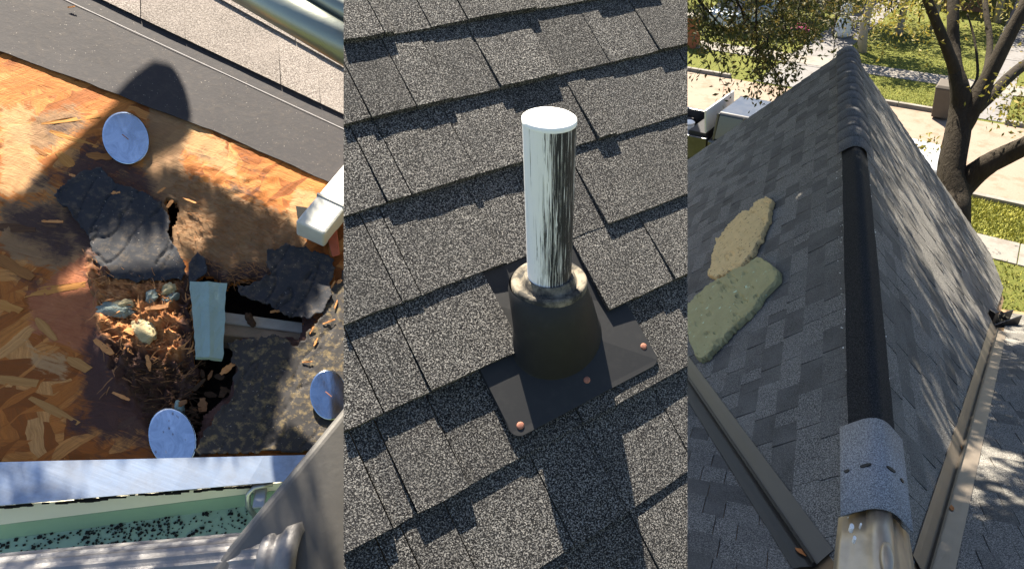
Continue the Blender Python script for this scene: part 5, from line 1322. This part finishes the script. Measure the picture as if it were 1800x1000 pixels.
# pickup: bed and open tool box towards the left, cab roof to the right
def carpaint(name, c, rough=.28):
    m = M(name, rough, .0, .6); m.b.inputs['Coat Weight'].default_value = .6; m.b.inputs['Coat Roughness'].default_value = .08
    v = m.coord(); m.col(m.mix(m.ramp(m.noise(v, 3, 5, .7), [(.4, 0), (.8, .25)]), c, (.2, .18, .15))); return m.m
MAT['truck_paint'] = carpaint('black truck paint', (.012, .013, .016)); MAT['glass'] = simple('tinted car glass', (.012, .016, .018), .05, 0, .1, 3, 0, spec=.9)
MAT['white_lid'] = carpaint('white tool box paint', (.5, .51, .52), .45); MAT['bed_liner'] = simple('black bed liner', (.02, .02, .022), .8, 0, .4, 12)
ca, cb = sf(gnd(1325, 192, 1.72)); bw = .88
a0 = ca-.62
zt = 0.0
tr = empty('pickup_truck', g2(ca-1.3, cb), 'black pickup truck with an open white tool box lid and a loaded bed', 'pickup truck')
def prof_body(mb__, pts, b0, b1):  # side profile in (a,z) extruded across
    mb__.prism([g2(ca+p[0], b0, p[1]) for p in pts], [g2(ca+p[0], b1, p[1]) for p in pts])
m_ = MB(); prof_body(m_, [(-.78, .42), (2.75, .42), (2.8, .75), (2.62, 1.02), (1.28, 1.10), (-.78, 1.10)], cb-bw, cb+bw); m_.make('body', MAT['truck_paint'], tr, bevel=.05)
m_ = MB(); m_.hexa([g2(ca-.72, cb-.80, 1.10), g2(ca+1.25, cb-.80, 1.10), g2(ca+1.25, cb+.80, 1.10), g2(ca-.72, cb+.80, 1.10), g2(ca-.60, cb-.66, 1.70), g2(ca+.62, cb-.66, 1.70), g2(ca+.62, cb+.66, 1.70), g2(ca-.60, cb+.66, 1.70)]); m_.make('cab', MAT['glass'], tr, bevel=.03)
m_ = MB(); m_.hexa([g2(ca-.64, cb-.69, 1.69), g2(ca+.64, cb-.69, 1.69), g2(ca+.64, cb+.69, 1.69), g2(ca-.64, cb+.69, 1.69), g2(ca-.60, cb-.64, 1.75), g2(ca+.58, cb-.64, 1.75), g2(ca+.58, cb+.64, 1.75), g2(ca-.60, cb+.64, 1.75)]); m_.make('cab_roof', MAT['truck_paint'], tr, bevel=.03)
for s_ in (-1, 1):
    m_ = MB(); m_.box(g2(ca-1.95, cb+s_*(bw-.05), .82), AX*1.15, BX*.05, UP*.30); m_.make('bed_side', MAT['truck_paint'], tr, bevel=.02)
    for k in (-.66, .05, .64):
        m_ = MB(); m_.tube([g2(ca+k, cb+s_*.79, 1.1), g2(ca+(k*.93 if k < .6 else k), cb+s_*.67, 1.72)], .035, 6); m_.make('cab_pillar', MAT['truck_paint'], tr)
m_ = MB(); m_.box(g2(ca-1.95, cb, .60), AX*1.15, BX*(bw-.105), UP*.04); m_.make('bed_floor', MAT['bed_liner'], tr)
m_ = MB(); m_.box(g2(ca-3.13, cb, .82), AX*.03, BX*bw, UP*.30); m_.make('tailgate', MAT['truck_paint'], tr, bevel=.02)
for da in (-2.1, 1.9):
    for s_ in (-1, 1): wheel(g2(ca+da, cb+s_*(bw-.06), .37), BX, .37, .24, tr)
tb_ = MB(); tb_.box(g2(ca-1.08, cb, .98), AX*.24, BX*.80, UP*.24); tbx = tb_.make('tool_box', MAT['bed_liner'], tr, bevel=.015)
tl_ = MB(); c_ = g2(ca-.86, cb, 1.24); d_ = (UP*.95-AX*.06).normalized(); tl_.box(c_+d_*.27, d_*.27, BX*.82, d_.cross(BX).normalized()*.025); tl_.make('open_lid', MAT['white_lid'], tbx, bevel=.01)
MAT['bucket'] = simple('white plastic', (.7, .7, .68), .5, 0, .1, 10)
bk = g2(*[x+y for x, y in zip((ca, cb), (-1.75, .05))], .645); o = empty('bucket', bk, 'white lidded bucket standing in the pickup bed', 'bucket')
lathe('pail', [(.13, 0), (.155, .38)], bk, MAT['bucket'], o); lathe('lid', [(.165, .381), (.168, .40), (.15, .415)], bk, MAT['bucket'], o)
MAT['alu'] = simple('dull aluminium', (.42, .42, .41), .45, .7, .25, 20, .2, .001)
MAT['tarp'] = simple('dark tarp', (.03, .03, .034), .6, 0, .3, 8)
for i, (da, db, hx, hy, hz, lab) in enumerate(((-1.6, -.45, .2, .22, .16, 'dark tool case lying in the pickup bed beside the bucket'), (-2.2, .45, .3, .25, .14, 'low dark crate at the back of the pickup bed'))):
    m_ = MB(); m_.box(g2(ca+da, cb+db, .645+hz), AX*hx, BX*hy, UP*hz); o = m_.make('tool_case' if i == 0 else 'crate', MAT['tarp'], None, bevel=.02); tag(o, lab, 'tool case' if i == 0 else 'crate')
# white car beyond the roof edge, mostly hidden
MAT['white_car'] = carpaint('white car paint', (.38, .39, .40), .35); MAT['green_glass'] = simple('green tinted glass', (.10, .19, .17), .08, 0, .1, 3, 0, spec=.8)
def car(c, paint, glass, label, ang=0.0, L=2.1):
    X_ = (AX*math.cos(ang)+BX*math.sin(ang)); Y_ = UP.cross(X_); o = empty('parked_car', c, label, 'car')
    def q(x, y, z): return c+X_*x+Y_*y+UP*z
    m_ = MB(); pts = [(-L, .35), (L, .35), (L+.05, .62), (L-.1, .80), (.95, .93), (-1.5, .95), (-L, .85)]
    m_.prism([q(x, -.84, z) for x, z in pts], [q(x, .84, z) for x, z in pts]); m_.make('body', paint, o, bevel=.09, seg=3)
    m_ = MB(); m_.hexa([q(-1.55, -.76, .93), q(1.0, -.76, .93), q(1.0, .76, .93), q(-1.55, .76, .93), q(-.95, -.6, 1.42), q(.15, -.6, 1.42), q(.15, .6, 1.42), q(-.95, .6, 1.42)]); m_.make('windows', glass, o, bevel=.03)
    m_ = MB(); m_.hexa([q(-1.0, -.62, 1.41), q(.2, -.62, 1.41), q(.2, .62, 1.41), q(-1.0, .62, 1.41), q(-.9, -.52, 1.47), q(.1, -.52, 1.47), q(.1, .52, 1.47), q(-.9, .52, 1.47)]); m_.make('roof', paint, o, bevel=.03)
    for x in (-1.3, 1.3):
        for y in (-.78, .78): wheel(q(x, y, .32), Y_, .32, .2, o)
    for y in (-.6, .6):
        m_ = MB(); m_.box(q(L+.02, y, .68), X_*.03, Y_*.17, UP*.07); m_.make('headlight', MAT['rim'], o, bevel=.02)
        m_ = MB(); m_.tube([q(.85, y*1.43, .95), q(.85, y*1.62, 1.0)], .06, 6); m_.make('mirror', paint, o)
cpx = gnd(1612, 262, .9); car(Vector((cpx.x, cpx.y, 0))-AX*1.3-BX*.3, MAT['white_car'], MAT['green_glass'], 'white parked car with greenish windscreen mostly hidden by the roof edge', .15)
MAT['blue_car'] = carpaint('pale blue paint', (.35, .42, .5)); p = gnd(1312, 45); car(p, MAT['blue_car'], MAT['glass'], 'pale blue car parked up the far left driveway behind the leaves', 1.35)

# added leafy branch, out of view, shaped to cast shadow on the boards
SHADE = [(150, 322), (230, 302), (280, 296), (335, 300), (400, 345), (480, 372), (530, 405), (545, 430), (592, 458), (575, 520), (540, 600), (515, 660), (505, 705), (482, 765), (470, 830), (-40, 830), (-40, 352), (60, 350), (92, 343)]
LIT = [[(45, 562), (150, 450), (192, 470), (225, 560), (235, 650), (120, 600), (62, 586)], [(300, 402), (322, 372), (380, 384), (352, 442), (308, 440)], [(165, 432), (280, 436), (336, 480), (332, 560), (300, 640), (240, 612), (190, 520)]]
pts = []
while len(pts) < 11500:
    x, y = random.uniform(-40, 600), random.uniform(140, 830)
    a = np.array([x]); c = np.array([y])
    if pdist(a, c, SHADE)[0] < 7 or any(pdist(a, c, l)[0] > -9 for l in LIT): continue
    pts.append(tuple(S1.px(x, y)+SUN*random.uniform(1.35, 2.3)))
while len(pts) < 15500:
    x, y = random.uniform(-40, 560), random.uniform(800, 1060)
    pts.append(tuple(at(x, y, random.uniform(.84, 1.12))+SUN*random.uniform(1.6, 2.3)))
pts = [p for p in pts if screen(Vector(p))[1] < -40]
br_b = S1.px(-500, 500)+SUN*1.9; sb = empty('added_shade_branch', br_b, 'added leafy branch, unseen, shaping the shadow on the opened roof edge', 'branch')
m_ = MB(); mid = [S1.px(x, y)+SUN*1.85 for x, y in ((-500, 500), (-200, 560), (100, 560), (320, 520), (470, 560))]; m_.tube(mid, [.04, .034, .026, .02, .008], 8, True, .1)
m_.make('limb', MAT['bark'], sb, True); m_ = MB(); st_ = [S1.px(x, y)+SUN*1.55 for x, y in ((60, 430), (120, 345), (180, 282), (240, 222), (272, 196), (292, 184), (312, 176))]; m_.tube(st_, [.052, .048, .046, .046, .052, .054, .046], 14, True, .04); m_.make('added_shade_stub', MAT['bark'], sb, True); leaves('leaves', pts, .021, MAT['leaf_oak'], sb, .62)  # unseen limb and blunt stub added for the shadow band they throw
